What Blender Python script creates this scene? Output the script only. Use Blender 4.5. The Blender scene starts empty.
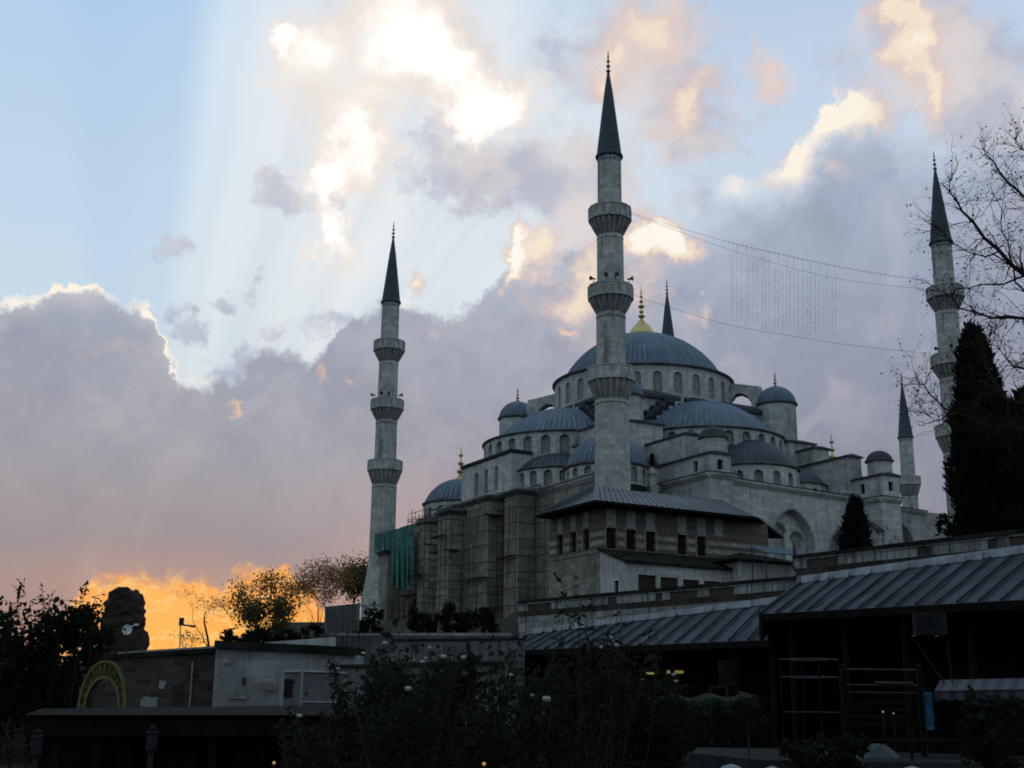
import bpy, math, random
from mathutils import Vector, Matrix
R = math.radians
pi = math.pi
SC = bpy.context.scene
COL = SC.collection

# ------------------------------------------------------------------ camera
F, PITCH, ROLL = 1258.0, 0.2568, 0.0102
cam = bpy.data.cameras.new('camera')
cam.sensor_width = 36.0
cam.lens = F / 1024 * 36.0
cam.clip_start = 0.2
cam.clip_end = 9000
camo = bpy.data.objects.new('camera', cam)
camo.matrix_world = Matrix.Rotation(pi / 2 + PITCH, 4, 'X') @ Matrix.Rotation(ROLL, 4, 'Z')
COL.objects.link(camo)
SC.camera = camo


def ray(x, y):
    x -= 512; y -= 384
    x, y = x * math.cos(ROLL) + y * math.sin(ROLL), -x * math.sin(ROLL) + y * math.cos(ROLL)
    cx, cy = x / F, -y / F
    return Vector((cx, math.cos(PITCH) - cy * math.sin(PITCH), math.sin(PITCH) + cy * math.cos(PITCH)))


def at(x, y, Y):
    d = ray(x, y)
    return d * (Y / d.y)


def atz(x, y, z):
    d = ray(x, y)
    return d * (z / d.z)


def lin(c):
    out = []
    for v in c[:3]:
        v = v / 255.0
        out.append(v / 12.92 if v <= 0.04045 else ((v + 0.055) / 1.055) ** 2.4)
    return tuple(out) + (1.0,)


# ------------------------------------------------------------------ render settings
SC.view_settings.view_transform = 'Standard'
SC.view_settings.look = 'None'
SC.view_settings.exposure = 0.0
SC.view_settings.gamma = 1.0
SC.view_settings.use_curve_mapping = False
SC.render.engine = 'CYCLES'
SC.cycles.use_denoising = True
SC.cycles.filter_width = 1.8
SC.cycles.max_bounces = 5
SC.cycles.diffuse_bounces = 3
SC.cycles.transparent_max_bounces = 6

SUN_AZ, SUN_EL = R(-16.5), R(3.2)     # azimuth from +Y towards +X


# ------------------------------------------------------------------ node helper
class NT:
    def __init__(s, tree):
        s.t = tree; s.n = tree.nodes; s.l = tree.links

    def node(s, typ, **kw):
        n = s.n.new(typ)
        for k, v in kw.items():
            setattr(n, k, v)
        return n

    def put(s, sock, v):
        if isinstance(v, bpy.types.NodeSocket):
            s.l.new(v, sock)
        elif v is not None:
            if sock.type == 'RGBA' and len(v) == 3:
                v = tuple(v) + (1,)
            sock.default_value = v

    def m(s, op, a, b=None, c=None, clamp=False):
        n = s.node('ShaderNodeMath', operation=op, use_clamp=clamp)
        s.put(n.inputs[0], a)
        if b is not None: s.put(n.inputs[1], b)
        if c is not None: s.put(n.inputs[2], c)
        return n.outputs[0]

    def add(s, a, b): return s.m('ADD', a, b)
    def sub(s, a, b): return s.m('SUBTRACT', a, b)
    def mul(s, a, b): return s.m('MULTIPLY', a, b)
    def clamp(s, a): return s.m('ADD', a, 0.0, clamp=True)

    def vm(s, op, a, b=None, sc=None):
        n = s.node('ShaderNodeVectorMath', operation=op)
        s.put(n.inputs[0], a)
        if b is not None: s.put(n.inputs[1], b)
        if sc is not None: s.put(n.inputs['Scale'], sc)
        return n.outputs[1] if op in ('LENGTH', 'DOT_PRODUCT', 'DISTANCE') else n.outputs[0]

    def ss(s, v, lo, hi, a=0.0, b=1.0):
        n = s.node('ShaderNodeMapRange', interpolation_type='SMOOTHSTEP')
        s.put(n.inputs[0], v); s.put(n.inputs[1], lo); s.put(n.inputs[2], hi); s.put(n.inputs[3], a); s.put(n.inputs[4], b)
        return n.outputs[0]

    def lr(s, v, lo, hi, a=0.0, b=1.0):
        n = s.node('ShaderNodeMapRange', interpolation_type='LINEAR', clamp=True)
        s.put(n.inputs[0], v); s.put(n.inputs[1], lo); s.put(n.inputs[2], hi); s.put(n.inputs[3], a); s.put(n.inputs[4], b)
        return n.outputs[0]

    def mix(s, f, a, b, blend='MIX'):
        n = s.node('ShaderNodeMix', data_type='RGBA', blend_type=blend)
        n.clamp_factor = True
        s.put(n.inputs[0], f); s.put(n.inputs[6], a); s.put(n.inputs[7], b)
        return n.outputs[2]

    def noise(s, vec, scale, detail=4.0, rough=0.5, color=False, dist=0.0, lac=2.0):
        n = s.node('ShaderNodeTexNoise')
        s.put(n.inputs['Vector'], vec); s.put(n.inputs['Scale'], scale); s.put(n.inputs['Detail'], detail)
        s.put(n.inputs['Roughness'], rough); s.put(n.inputs['Distortion'], dist); s.put(n.inputs['Lacunarity'], lac)
        return n.outputs['Color'] if color else n.outputs['Fac']

    def ramp(s, f, stops, interp='LINEAR'):
        n = s.node('ShaderNodeValToRGB')
        cr = n.color_ramp; cr.interpolation = interp
        while len(cr.elements) < len(stops): cr.elements.new(0.5)
        for e, (p, c) in zip(cr.elements, stops):
            e.position = p
            e.color = c if not isinstance(c, (int, float)) else (c, c, c, 1)
        s.put(n.inputs[0], f)
        return n.outputs[0]


# ------------------------------------------------------------------ sky
DEG = math.degrees


def azel(px, py):
    d = ray(px, py).normalized()
    return DEG(math.atan2(d.x, d.y)), DEG(math.asin(d.z))


def build_world():
    w = bpy.data.worlds.new('World'); SC.world = w; w.use_nodes = True
    t = w.node_tree; t.nodes.clear(); N = NT(t)
    out = N.node('ShaderNodeOutputWorld')
    D = N.vm('NORMALIZE', N.node('ShaderNodeTexCoord').outputs['Generated'])
    sep = N.node('ShaderNodeSeparateXYZ'); t.links.new(D, sep.inputs[0])
    az = N.mul(N.m('ARCTAN2', sep.outputs[0], sep.outputs[1]), 180 / pi)
    el = N.mul(N.m('ARCSINE', sep.outputs[2]), 180 / pi)

    def comb(a, b):
        n = N.node('ShaderNodeCombineXYZ'); N.put(n.inputs[0], a); N.put(n.inputs[1], b); return n.outputs[0]
    P0 = comb(az, el)
    # billow warps, three strengths
    n1 = N.vm('SUBTRACT', N.noise(D, 9.0, 2.0, 0.5, True), (0.5, 0.5, 0.5))
    n2 = N.vm('SUBTRACT', N.noise(D, 30.0, 5.0, 0.62, True), (0.5, 0.5, 0.5))
    n3 = N.vm('SUBTRACT', N.noise(D, 95.0, 3.0, 0.6, True), (0.5, 0.5, 0.5))

    def warp(a, b, c):
        v = N.vm('ADD', P0, N.vm('SCALE', n1, sc=a))
        v = N.vm('ADD', v, N.vm('SCALE', n2, sc=b))
        if c: v = N.vm('ADD', v, N.vm('SCALE', n3, sc=c))
        return N.vm('MULTIPLY', v, (1, 1, 0))
    PA = warp(2.6, 3.6, 1.0)
    PB = warp(3.0, 4.2, 0.9)
    PC = warp(0.9, 2.4, 0.9)

    def blobs(P, lst):
        acc = None
        for bi, b in enumerate(lst):
            if bi and bi % 4 == 0:      # order the evaluation, so that few values are alive at a time
                P = N.vm('ADD', P, N.mul(acc, 1e-7))
            px, py, rx, ry = b[:4]; rot = b[4] if len(b) > 4 else 0; wt = b[5] if len(b) > 5 else 1.0
            a, e = azel(px, py)
            mp = N.node('ShaderNodeMapping', vector_type='TEXTURE')
            mp.inputs['Location'].default_value = (a, e, 0)
            mp.inputs['Rotation'].default_value = (0, 0, R(rot))
            mp.inputs['Scale'].default_value = (rx * 0.0447, ry * 0.0447, 1)
            N.put(mp.inputs['Vector'], P)
            v = N.ss(N.vm('LENGTH', mp.outputs[0]), 1.0, 0.0, 0.0, wt)
            acc = v if acc is None else N.add(acc, v)
        return acc

    # ---- clear sky
    el_x = N.lr(el, -5, 35)
    left = N.ramp(el_x, [(0.0, lin((208, 205, 200))), (0.38, lin((208, 222, 230))), (0.62, lin((199, 220, 238))), (0.85, lin((184, 212, 240))), (1.0, lin((170, 203, 238)))])
    right = N.ramp(el_x, [(0.0, lin((190, 185, 190))), (0.4, lin((214, 224, 230))), (0.62, lin((208, 222, 236))), (0.85, lin((196, 213, 236))), (1.0, lin((170, 196, 230)))])
    mid = N.ramp(el_x, [(0.0, lin((210, 205, 200))), (0.4, lin((214, 224, 228))), (0.62, lin((218, 231, 240))), (0.85, lin((212, 230, 246))), (1.0, lin((190, 215, 240)))])
    clear = N.mix(N.ss(az, -3, 12), mid, right)
    # the crepuscular edge: an angle about the sun
    sa, se = DEG(SUN_AZ), DEG(SUN_EL)
    ang = N.mul(N.m('ARCTAN2', N.sub(az, sa), N.sub(el, se)), 180 / pi)
    a1, e1 = azel(208, 0); a2, e2 = azel(178, 270)
    ra = DEG(math.atan2(a1 - sa, e1 - se)); rb = DEG(math.atan2(a2 - sa, e2 - se))
    rmid = (ra + rb) / 2
    ray_f = N.ss(ang, rmid - 2.6, rmid + 2.4)
    ray_f = N.mul(ray_f, N.ss(el, 8, 13))
    clear = N.mix(ray_f, left, clear)
    # dark shaft far left
    sh = N.mul(N.ss(ang, -14, -9), N.ss(ang, -1, -8))
    clear = N.mix(N.mul(sh, 0.10), clear, lin((140, 180, 225)))
    # broad bright veil above the sun
    veil = blobs(PB, [(390, 60, 260, 210, 0, 0.95), (330, 240, 150, 190, 0, 0.6), (560, 120, 220, 190, 0, .45), (450, 260, 160, 110, 0, .35)])
    veil = N.mul(veil, N.ss(N.noise(D, 11.0, 5.0, .6), .25, .6, .55, 1.0))
    clear = N.mix(N.clamp(N.mul(veil, N.add(.25, N.mul(ray_f, .75)))), clear, lin((241, 242, 243)))

    # faint beams fanning out from the hidden sun
    beam = N.noise(comb(N.mul(ang, 0.16), 3.7), 1.0, 2.0, .6)
    bm = N.mul(N.mul(N.ss(beam, .42, .66), N.ss(el, 9, 16)), N.mul(N.ss(ang, rmid - 2, rmid + 6), N.ss(az, 10, 0)))
    clear = N.mix(N.mul(bm, .24), clear, lin((250, 248, 244)))
    bd = N.mul(N.mul(N.ss(beam, .48, .3), N.ss(el, 9, 16)), N.mul(N.ss(ang, rmid + 2, rmid + 10), N.ss(az, 10, 0)))
    clear = N.mix(N.mul(bd, .2), clear, lin((196, 210, 224)))
    sky = clear
    fine = N.noise(D, 42.0, 6.0, 0.6)
    fine2 = N.noise(D, 17.0, 5.0, 0.55)
    # ---- soft grey upper clouds
    g = blobs(PB, [(280, 195, 55, 30, 0), (330, 205, 30, 22), (165, 247, 34, 20, -12, .75), (222, 302, 22, 20, 0, .8), (258, 298, 14, 22, 0, .7), (440, 165, 70, 60, 0, .85),
                   (500, 190, 90, 60, 0, .8), (600, 170, 90, 80, 0, .75), (690, 110, 100, 80, 0, .7), (190, 330, 26, 30, 0, .8), (330, 330, 45, 22, 0, .8), (270, 340, 40, 22, 0, .8),
                   (240, 370, 60, 26, 0, .9), (560, 60, 60, 70, 0, .5), (660, 40, 90, 60, 0, .6), (980, 60, 90, 120, 0, .8), (860, 70, 60, 60, 0, .4), (470, 120, 60, 30, 0, .6), (700, 200, 60, 50, 0, .6)])
    gf = N.ss(N.add(g, N.mul(N.sub(fine, 0.5), 0.8)), 0.08, 0.8)
    gc = N.mix(N.ss(fine2, 0.35, 0.65), lin((176, 184, 204)), lin((212, 210, 216)))
    sky = N.mix(N.mul(gf, 0.82), sky, gc)
    # ---- broad lilac cloud masses, soft edged
    li = blobs(PB, [(640, 50, 140, 110, 0, 1.0), (560, 175, 130, 80, 0, .8), (700, 125, 90, 60, 0, .8), (930, 60, 110, 120, 0, 1.0), (470, 60, 110, 90, 0, .6), (600, 250, 110, 80, 0, .9), (480, 190, 100, 60, 0, .6), (1010, 120, 90, 120, 0, .9), (780, 75, 50, 60, 0, .5)])
    lf = N.ss(N.add(li, N.mul(N.sub(fine, 0.5), 1.1)), 0.15, 0.8)
    lc = N.mix(N.ss(fine2, 0.36, 0.62), lin((188, 190, 204)), lin((226, 216, 214)))
    sky = N.mix(N.mul(lf, 0.85), sky, lc)
    # ---- sunlit white / peach clouds
    b = blobs(PA, [(405, 30, 125, 80, 0, 1.2), (450, 80, 90, 55, -20), (305, 60, 70, 60, -40, .9), (285, 35, 26, 26), (365, 110, 70, 60, 0, .6), (355, 150, 60, 70, 20, 1.1), (328, 180, 46, 40), (330, 228, 26, 52, 18, .9),
                   (312, 258, 14, 20, 25, .7), (505, 105, 70, 46, 25, 1.0), (470, 135, 55, 30, 20, .7)])
    bf = N.mul(N.ss(N.add(b, N.mul(N.sub(fine, 0.5), 1.4)), -0.2, 0.95), N.ss(b, 0.0, 0.15))
    bc = N.mix(N.ss(N.add(b, N.mul(N.sub(fine2, .5), 1.8)), 0.35, 1.3), lin((246, 232, 220)), (1.14, 1.11, 1.06, 1))
    sky = N.mix(N.mul(bf, 0.95), sky, bc)
    # ---- peach cumulus right of centre
    c = blobs(PA, [(640, 30, 75, 45, 0, .8), (600, 70, 40, 40, 0, .8), (690, 95, 60, 34, 10, .75), (770, 70, 26, 36, 0, .6), (655, 125, 50, 18, 0, .5), (920, 45, 44, 60, -10, 1.1), (940, 95, 26, 34, 0, .9),
                   (905, 5, 40, 24, 0, .7), (890, 60, 18, 26, 0, .5), (535, 250, 42, 40, 0, .9), (512, 262, 16, 36, 0, 1.2), (868, 115, 50, 36, 0, .9), (800, 168, 60, 26, 0, .7), (560, 300, 60, 36, 0, .55), (655, 248, 60, 34, 0, 1.6), (640, 290, 50, 30, 0, .6),
                   (600, 265, 30, 40, 0, .7), (412, 293, 14, 16, 0, .9), (575, 333, 26, 12, 0, .7), (430, 340, 12, 10, 0, .3), (595, 300, 40, 40, 0, .6), (705, 310, 18, 14, 0, .5), (600, 350, 60, 40, 0, .3)])
    cf = N.mul(N.ss(N.add(c, N.mul(N.sub(fine, 0.5), 1.3)), -0.05, 0.85), N.ss(c, 0.0, 0.12))
    # ---- the cloud bank
    top = [(-60, 300), (0, 306), (30, 292), (55, 282), (95, 282), (112, 300), (140, 304), (158, 316), (166, 345), (172, 366), (205, 380), (232, 372), (262, 348), (300, 362), (330, 345), (350, 312), (380, 298),
           (440, 308), (475, 300), (500, 262), (560, 250), (600, 240), (640, 225), (690, 200), (740, 178), (790, 165), (815, 130), (835, 98), (870, 96), (900, 120), (960, 128), (1030, 110)]
    A0, A1, E0, E1 = -25.0, 24.0, 5.0, 32.0
    stops = []
    for px, py in top:
        a, e = azel(px, py)
        stops.append((min(1, max(0, (a - A0) / (A1 - A0))), (e - E0) / (E1 - E0)))
    stops.sort()
    sepc = N.node('ShaderNodeSeparateXYZ'); N.put(sepc.inputs[0], PC)
    azw, elw = sepc.outputs[0], sepc.outputs[1]
    tr = N.ramp(N.lr(azw, A0, A1), stops)
    etop = N.lr(tr, 0, 1, E0, E1)
    # outside the photographed sector the bank has an uneven top of its own
    aside = N.ss(N.m('ABSOLUTE', az), 24, 34)
    etop = N.add(N.mul(etop, N.sub(1, aside)), N.mul(N.add(14, N.mul(N.sub(fine2, .5), 30)), aside))
    d4 = N.add(N.sub(etop, elw), N.mul(N.sub(fine, 0.5), 1.6))
    soft = N.lr(az, 2, 9, 0.7, 3.2)           # crisp at the left, softer at the right
    bank = N.ss(d4, 0.0, soft)
    eb = N.lr(el, 0, 22)
    bank_l = N.ramp(eb, [(0.0, lin((174, 130, 116))), (0.15, lin((166, 135, 130))), (0.30, lin((158, 145, 148))), (0.5, lin((160, 160, 170))), (0.72, lin((163, 169, 185))), (1.0, lin((176, 185, 203)))])
    bank_c = N.ramp(eb, [(0.0, lin((186, 146, 132))), (0.2, lin((176, 150, 146))), (0.4, lin((168, 160, 166))), (0.6, lin((162, 163, 177))), (0.8, lin((170, 175, 191))), (1.0, lin((188, 198, 215)))])
    bank_r = N.ramp(eb, [(0.0, lin((148, 136, 142))), (0.3, lin((139, 138, 150))), (0.5, lin((142, 145, 161))), (0.75, lin((152, 160, 179))), (1.0, lin((168, 180, 201)))])
    bankc = N.mix(N.ss(az, -13, -3), bank_l, bank_c)
    bankc = N.mix(N.ss(az, 3, 14), bankc, bank_r)
    lum = N.noise(D, 13.0, 6.0, 0.55, dist=0.4)
    bil = N.noise(D, 24.0, 7.0, 0.6, dist=.6)
    bankc = N.mix(N.mul(N.ss(bil, 0.46, 0.7, 0, 0.26), N.ss(el, 6, 16)), bankc, lin((212, 206, 208)))
    bankc = N.mix(N.mul(N.ss(bil, 0.48, 0.3, 0, 0.30), N.ss(el, 3, 12)), bankc, lin((138, 142, 162)))
    bankc = N.mix(N.ss(lum, 0.5, 0.75, 0, 0.20), bankc, lin((196, 186, 190)))
    bankc = N.mix(N.ss(lum, 0.5, 0.28, 0, 0.30), bankc, lin((134, 134, 152)))
    sky = N.mix(bank, sky, bankc)
    # light on the cumulus in front of the bank
    cc = N.mix(N.ss(N.add(c, N.mul(N.sub(fine, .5), .5)), 0.45, 0.95), lin((228, 204, 196)), lin((255, 236, 208)))
    cc = N.mix(N.ss(c, 0.95, 1.25), cc, (1.1, 1.02, 0.9, 1))
    sky = N.mix(N.mul(cf, 0.85), sky, cc)
    # bright lining of the bank
    rm = blobs(P0, [(75, 285, 80, 34, 0, 1.2), (20, 305, 40, 26, 0, .8), (150, 315, 34, 24, 0, 1.0), (168, 345, 22, 40, 0, 1.0), (190, 375, 36, 18, 0, .9), (0, 325, 16, 10, 0, .7), (845, 105, 46, 40, 0, 1.2), (790, 160, 60, 34, 0, 1.2), (825, 125, 30, 30, 0, 1.0),
                    (740, 182, 40, 26, 0, .6), (410, 300, 24, 18, 0, .5)])
    brk = N.ss(N.noise(D, 26.0, 4.0, .6), .36, .54, .45, 1.2)
    wide = N.lr(az, -2, 10, 1.0, 3.2)
    d5 = N.m('DIVIDE', d4, wide)
    band = N.mul(N.mul(N.ss(d5, -0.12, 0.10), N.ss(d5, 0.60, 0.14)), brk)
    band2 = N.mul(N.ss(d4, -0.1, 0.5), N.ss(d4, 3.0, 0.4))
    rim = N.clamp(N.mul(N.add(band, N.mul(band2, 0.22)), rm))
    sky = N.mix(rim, sky, (1.02, 0.93, 0.80, 1))
    # small pink lights inside the bank
    pk = blobs(PA, [(228, 406, 12, 8, 20, 1.0), (315, 388, 16, 8, 10, .6), (350, 390, 12, 8, 0, .5), (120, 350, 50, 14, 0, .25), (570, 330, 24, 14, 0, .7)])
    sky = N.mix(N.clamp(N.mul(pk, .7)), sky, lin((244, 200, 170)))
    # ---- sunset gap along the horizon, with a ragged cloud base over it
    gtop = [(-80, 770), (40, 660), (80, 590), (100, 578), (130, 574), (160, 577), (185, 572), (215, 582), (245, 572), (290, 568), (330, 590), (345, 640), (380, 770)]
    gs = []
    for px, py in gtop:
        a, e = azel(px, py)
        gs.append((min(1, max(0, (a + 26) / 24)), min(1, max(0, (e + 2) / 10))))
    gs.sort()
    gr = N.lr(N.ramp(N.lr(azw, -26, -2), gs), 0, 1, -2, 8)
    dg = N.add(N.sub(gr, elw), N.mul(N.sub(fine, .5), 1.0))
    gap = N.ss(dg, -0.25, 0.5)
    gcol = N.ramp(N.lr(dg, -0.2, 3.6), [(0.0, lin((206, 140, 108))), (0.10, lin((240, 172, 108))), (0.22, lin((252, 172, 92))), (0.5, lin((253, 168, 82))), (0.8, lin((255, 178, 82))), (1.0, lin((255, 160, 66)))])
    core = blobs(P0, [(165, 610, 90, 50, 0, 1.0), (300, 575, 40, 16, 0, .5)])
    gcol = N.mix(N.mul(core, 0.45), gcol, (1.05, 0.60, 0.15, 1))
    edge = N.noise(N.vm('MULTIPLY', D, (1, 1, 1.6)), 34.0, 6.0, .62)
    gcol = N.mix(N.mul(N.mul(N.ss(edge, .47, .5), N.ss(edge, .56, .5)), .6), gcol, (1.0, 0.66, 0.26, 1))
    wisps = N.ss(N.noise(N.vm('MULTIPLY', D, (1, 1, 2.2)), 60.0, 5.0, .6), 0.50, 0.66)
    gcol = N.mix(N.mul(N.mul(wisps, 0.55), N.ss(dg, 1.8, 0.2)), gcol, lin((214, 140, 100)))
    sky = N.mix(gap, sky, gcol)
    # warm glow on the cloud base over the gap
    glow = blobs(P0, [(200, 585, 260, 50, 0, .22), (420, 540, 160, 120, 0, .12)])
    sky = N.mix(N.clamp(N.mul(glow, N.sub(1, gap))), sky, lin((226, 160, 130)))

    # ---- the rest of the dome: a dull evening overcast away from the sunset
    back = N.ss(N.m('ABSOLUTE', az), 30, 80)
    bk = N.mix(N.ss(lum, .35, .65), lin((164, 185, 202)), lin((196, 212, 222)))
    bk = N.mix(N.ss(el, -2, 25), N.mix(0.5, bk, lin((140, 152, 162))), bk)
    sky = N.mix(back, sky, bk)
    high = N.ss(el, 34, 60)
    sky = N.mix(high, sky, N.mix(0.5, bk, lin((178, 200, 222))))
    sky = N.mix(N.ss(el, -1.0, -3.0), sky, lin((60, 56, 54)))

    nis = N.node('ShaderNodeTexSky', sky_type='NISHITA')
    nis.sun_disc = False; nis.sun_elevation = SUN_EL; nis.sun_rotation = SUN_AZ
    nis.air_density = 1.0; nis.dust_density = 1.0; nis.ozone_density = 1.5
    bg1 = N.node('ShaderNodeBackground'); N.put(bg1.inputs[0], nis.outputs[0]); bg1.inputs[1].default_value = 0.05
    bg2 = N.node('ShaderNodeBackground'); N.put(bg2.inputs[0], sky); bg2.inputs[1].default_value = 1.0
    # clouds cover nearly the whole dome; the clear Nishita sky shows thinly through them
    mx = N.node('ShaderNodeMixShader'); mx.inputs[0].default_value = 0.96
    t.links.new(bg1.outputs[0], mx.inputs[1]); t.links.new(bg2.outputs[0], mx.inputs[2])
    t.links.new(mx.outputs[0], out.inputs[0])
    w.cycles.sampling_method = 'MANUAL'; w.cycles.sample_map_resolution = 1024


build_world()

sun = bpy.data.lights.new('sun', 'SUN')
sun.energy = 0.08; sun.angle = R(12); sun.color = (1.0, 0.62, 0.34)
suno = bpy.data.objects.new('sun', sun)
sd = Vector((math.sin(SUN_AZ) * math.cos(SUN_EL), math.cos(SUN_AZ) * math.cos(SUN_EL), math.sin(SUN_EL)))
suno.rotation_euler = sd.to_track_quat('Z', 'Y').to_euler()
suno.location = sd * 400 + Vector((0, 0, 50))
COL.objects.link(suno)

# ------------------------------------------------------------------ materials
MAT = {}


def new_mat(name):
    m = bpy.data.materials.new(name); m.use_nodes = True
    t = m.node_tree; t.nodes.clear(); N = NT(t)
    o = N.node('ShaderNodeOutputMaterial'); b = N.node('ShaderNodeBsdfPrincipled')
    t.links.new(b.outputs[0], o.inputs[0])
    MAT[name] = m
    return N, b


def plain(name, col, rough=0.8, metal=0.0, var=0.25, scale=1.5, emit=None, estr=0.0, spec=0.3):
    N, b = new_mat(name)
    tc = N.node('ShaderNodeTexCoord').outputs['Object']
    n = N.noise(tc, scale, 5.0, 0.6)
    c0 = tuple(v * (1 - var) for v in col) + (1,); c1 = tuple(min(1, v * (1 + var)) for v in col) + (1,)
    N.put(b.inputs['Base Color'], N.mix(N.ss(n, 0.3, 0.7), c0, c1))
    b.inputs['Roughness'].default_value = rough; b.inputs['Metallic'].default_value = metal
    b.inputs['Specular IOR Level'].default_value = spec if max(col) > .06 else min(spec, .05)
    if emit:
        b.inputs['Emission Color'].default_value = emit + (1,); b.inputs['Emission Strength'].default_value = estr
    return MAT[name]


def stone(name, base, bw=1.0, bh=0.42, mortar=0.8, stain=0.5, stain_col=(0.12, 0.11, 0.10), tint=0.10, soot=0.35, bump=0.3, ns=1.0, st0=.50):
    """dressed ashlar: courses, block to block variation, broad weathering and dark run-off streaks"""
    N, b = new_mat(name)
    uv = N.node('ShaderNodeTexCoord').outputs['UV']; ob = N.node('ShaderNodeTexCoord').outputs['Object']
    br = N.node('ShaderNodeTexBrick'); N.put(br.inputs['Vector'], uv)
    br.inputs['Scale'].default_value = 1.0; br.inputs['Brick Width'].default_value = bw; br.inputs['Row Height'].default_value = bh
    br.inputs['Mortar Size'].default_value = 0.02; br.inputs['Mortar Smooth'].default_value = 0.3; br.inputs['Bias'].default_value = 0.0
    c1 = tuple(v * (1 + tint) for v in base); c2 = tuple(v * (1 - tint) for v in base)
    N.put(br.inputs['Color1'], c1); N.put(br.inputs['Color2'], c2); N.put(br.inputs['Mortar'], tuple(v * mortar for v in base))
    col = br.outputs['Color']
    # single blocks replaced or weathered
    cell = N.node('ShaderNodeTexVoronoi'); N.put(cell.inputs['Vector'], N.vm('MULTIPLY', uv, (1 / bw, 1 / bh, 1))); cell.inputs['Scale'].default_value = 0.6
    sc = N.node('ShaderNodeSeparateColor'); N.put(sc.inputs[0], cell.outputs['Color'])
    col = N.mix(N.ss(sc.outputs[0], 0.72, 0.95, 0, 0.35), col, tuple(v * 0.62 for v in base))
    big = N.noise(ob, 0.16 * ns, 5.0, 0.65)
    col = N.mix(N.ss(big, 0.42, 0.72, 0, stain), col, tuple(base[i] * 0.25 + stain_col[i] * 0.75 for i in range(3)))
    st = N.noise(N.vm('MULTIPLY', uv, (1.3 * ns, 0.09 * ns, 1)), 1.0, 5.0, 0.7)
    col = N.mix(N.ss(st, st0, st0 + .18, 0, soot), col, stain_col)
    mid = N.noise(ob, 0.9 * ns, 7.0, 0.72)
    col = N.mix(N.ss(mid, 0.46, 0.30, 0, 0.45), col, tuple(v * 0.55 for v in base))
    col = N.mix(N.ss(mid, 0.5, 0.72, 0, 0.55), col, tuple(min(1, v * 1.35) for v in base))
    N.put(b.inputs['Base Color'], col)
    b.inputs['Roughness'].default_value = 0.9; b.inputs['Specular IOR Level'].default_value = 0.2
    bp = N.node('ShaderNodeBump'); bp.inputs['Strength'].default_value = bump; bp.inputs['Distance'].default_value = 0.05
    N.put(bp.inputs['Height'], N.add(N.mul(br.outputs['Fac'], -0.6), mid)); N.put(b.inputs['Normal'], bp.outputs[0])
    return MAT[name]


def lead(name, base=(0.105, 0.125, 0.15), streak=0.35, rough=0.55, spec=0.35):
    N, b = new_mat(name)
    uv = N.node('ShaderNodeTexCoord').outputs['UV']; ob = N.node('ShaderNodeTexCoord').outputs['Object']
    n = N.noise(ob, 0.5, 6.0, 0.65)
    col = N.mix(N.ss(n, 0.3, 0.7), tuple(v * 0.8 for v in base) + (1,), tuple(v * 1.25 for v in base) + (1,))
    s = N.noise(N.vm('MULTIPLY', uv, (3.0, 0.25, 1)), 1.0, 4.0, 0.7)
    col = N.mix(N.ss(s, 0.5, 0.7, 0, streak), col, tuple(v * 1.9 for v in base) + (1,))
    col = N.mix(N.ss(s, 0.48, 0.3, 0, streak), col, tuple(v * 0.5 for v in base) + (1,))
    N.put(b.inputs['Base Color'], col)
    b.inputs['Roughness'].default_value = rough; b.inputs['Metallic'].default_value = 0.0; b.inputs['Specular IOR Level'].default_value = spec
    return MAT[name]


def dome_lead(name, base, rough=.6, spec=.35):
    # sheets of lead between rolls: each gore its own tone, a dark joint beside each roll, pale oxide runs
    N, b = new_mat(name)
    uv = N.node('ShaderNodeTexCoord').outputs['UV']; ob = N.node('ShaderNodeTexCoord').outputs['Object']
    sp = N.node('ShaderNodeSeparateXYZ'); N.put(sp.inputs[0], uv)
    fr = N.m('FRACT', sp.outputs[0])
    wn = N.node('ShaderNodeTexWhiteNoise', noise_dimensions='2D')
    cb = N.node('ShaderNodeCombineXYZ'); N.put(cb.inputs[0], N.m('FLOOR', sp.outputs[0])); N.put(cb.inputs[1], N.m('FLOOR', N.mul(sp.outputs[1], .7)))
    N.put(wn.inputs['Vector'], cb.outputs[0])
    n = N.noise(ob, 0.5, 6.0, 0.65)
    col = N.mix(N.clamp(N.add(N.mul(wn.outputs[0], .55), N.mul(n, .45))), tuple(v * 0.62 for v in base) + (1,), tuple(v * 1.4 for v in base) + (1,))
    joint = N.mul(N.ss(fr, 0.0, 0.12), N.ss(fr, 0.42, 0.2))
    col = N.mix(N.mul(joint, .92), col, tuple(v * 0.32 for v in base) + (1,))
    roll = N.m('MAXIMUM', N.ss(fr, 0.12, 0.0), N.ss(fr, 0.9, 1.0))
    col = N.mix(N.mul(roll, .7), col, tuple(v * 1.8 for v in base) + (1,))
    s = N.noise(N.vm('MULTIPLY', uv, (1.7, 0.35, 1)), 1.0, 5.0, 0.7)
    col = N.mix(N.ss(N.noise(ob, .28, 5.0, .7), .52, .7, 0, .35), col, tuple(v * 1.7 for v in base) + (1,))
    col = N.mix(N.ss(s, 0.54, 0.72, 0, .55), col, tuple(v * 1.9 for v in base) + (1,))
    N.put(b.inputs['Base Color'], col)
    bp = N.node('ShaderNodeBump'); bp.inputs['Strength'].default_value = .5; bp.inputs['Distance'].default_value = .12
    N.put(bp.inputs['Height'], N.noise(ob, 1.6, 4.0, .6)); N.put(b.inputs['Normal'], bp.outputs[0])
    b.inputs['Roughness'].default_value = rough; b.inputs['Specular IOR Level'].default_value = spec
    return MAT[name]


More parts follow.
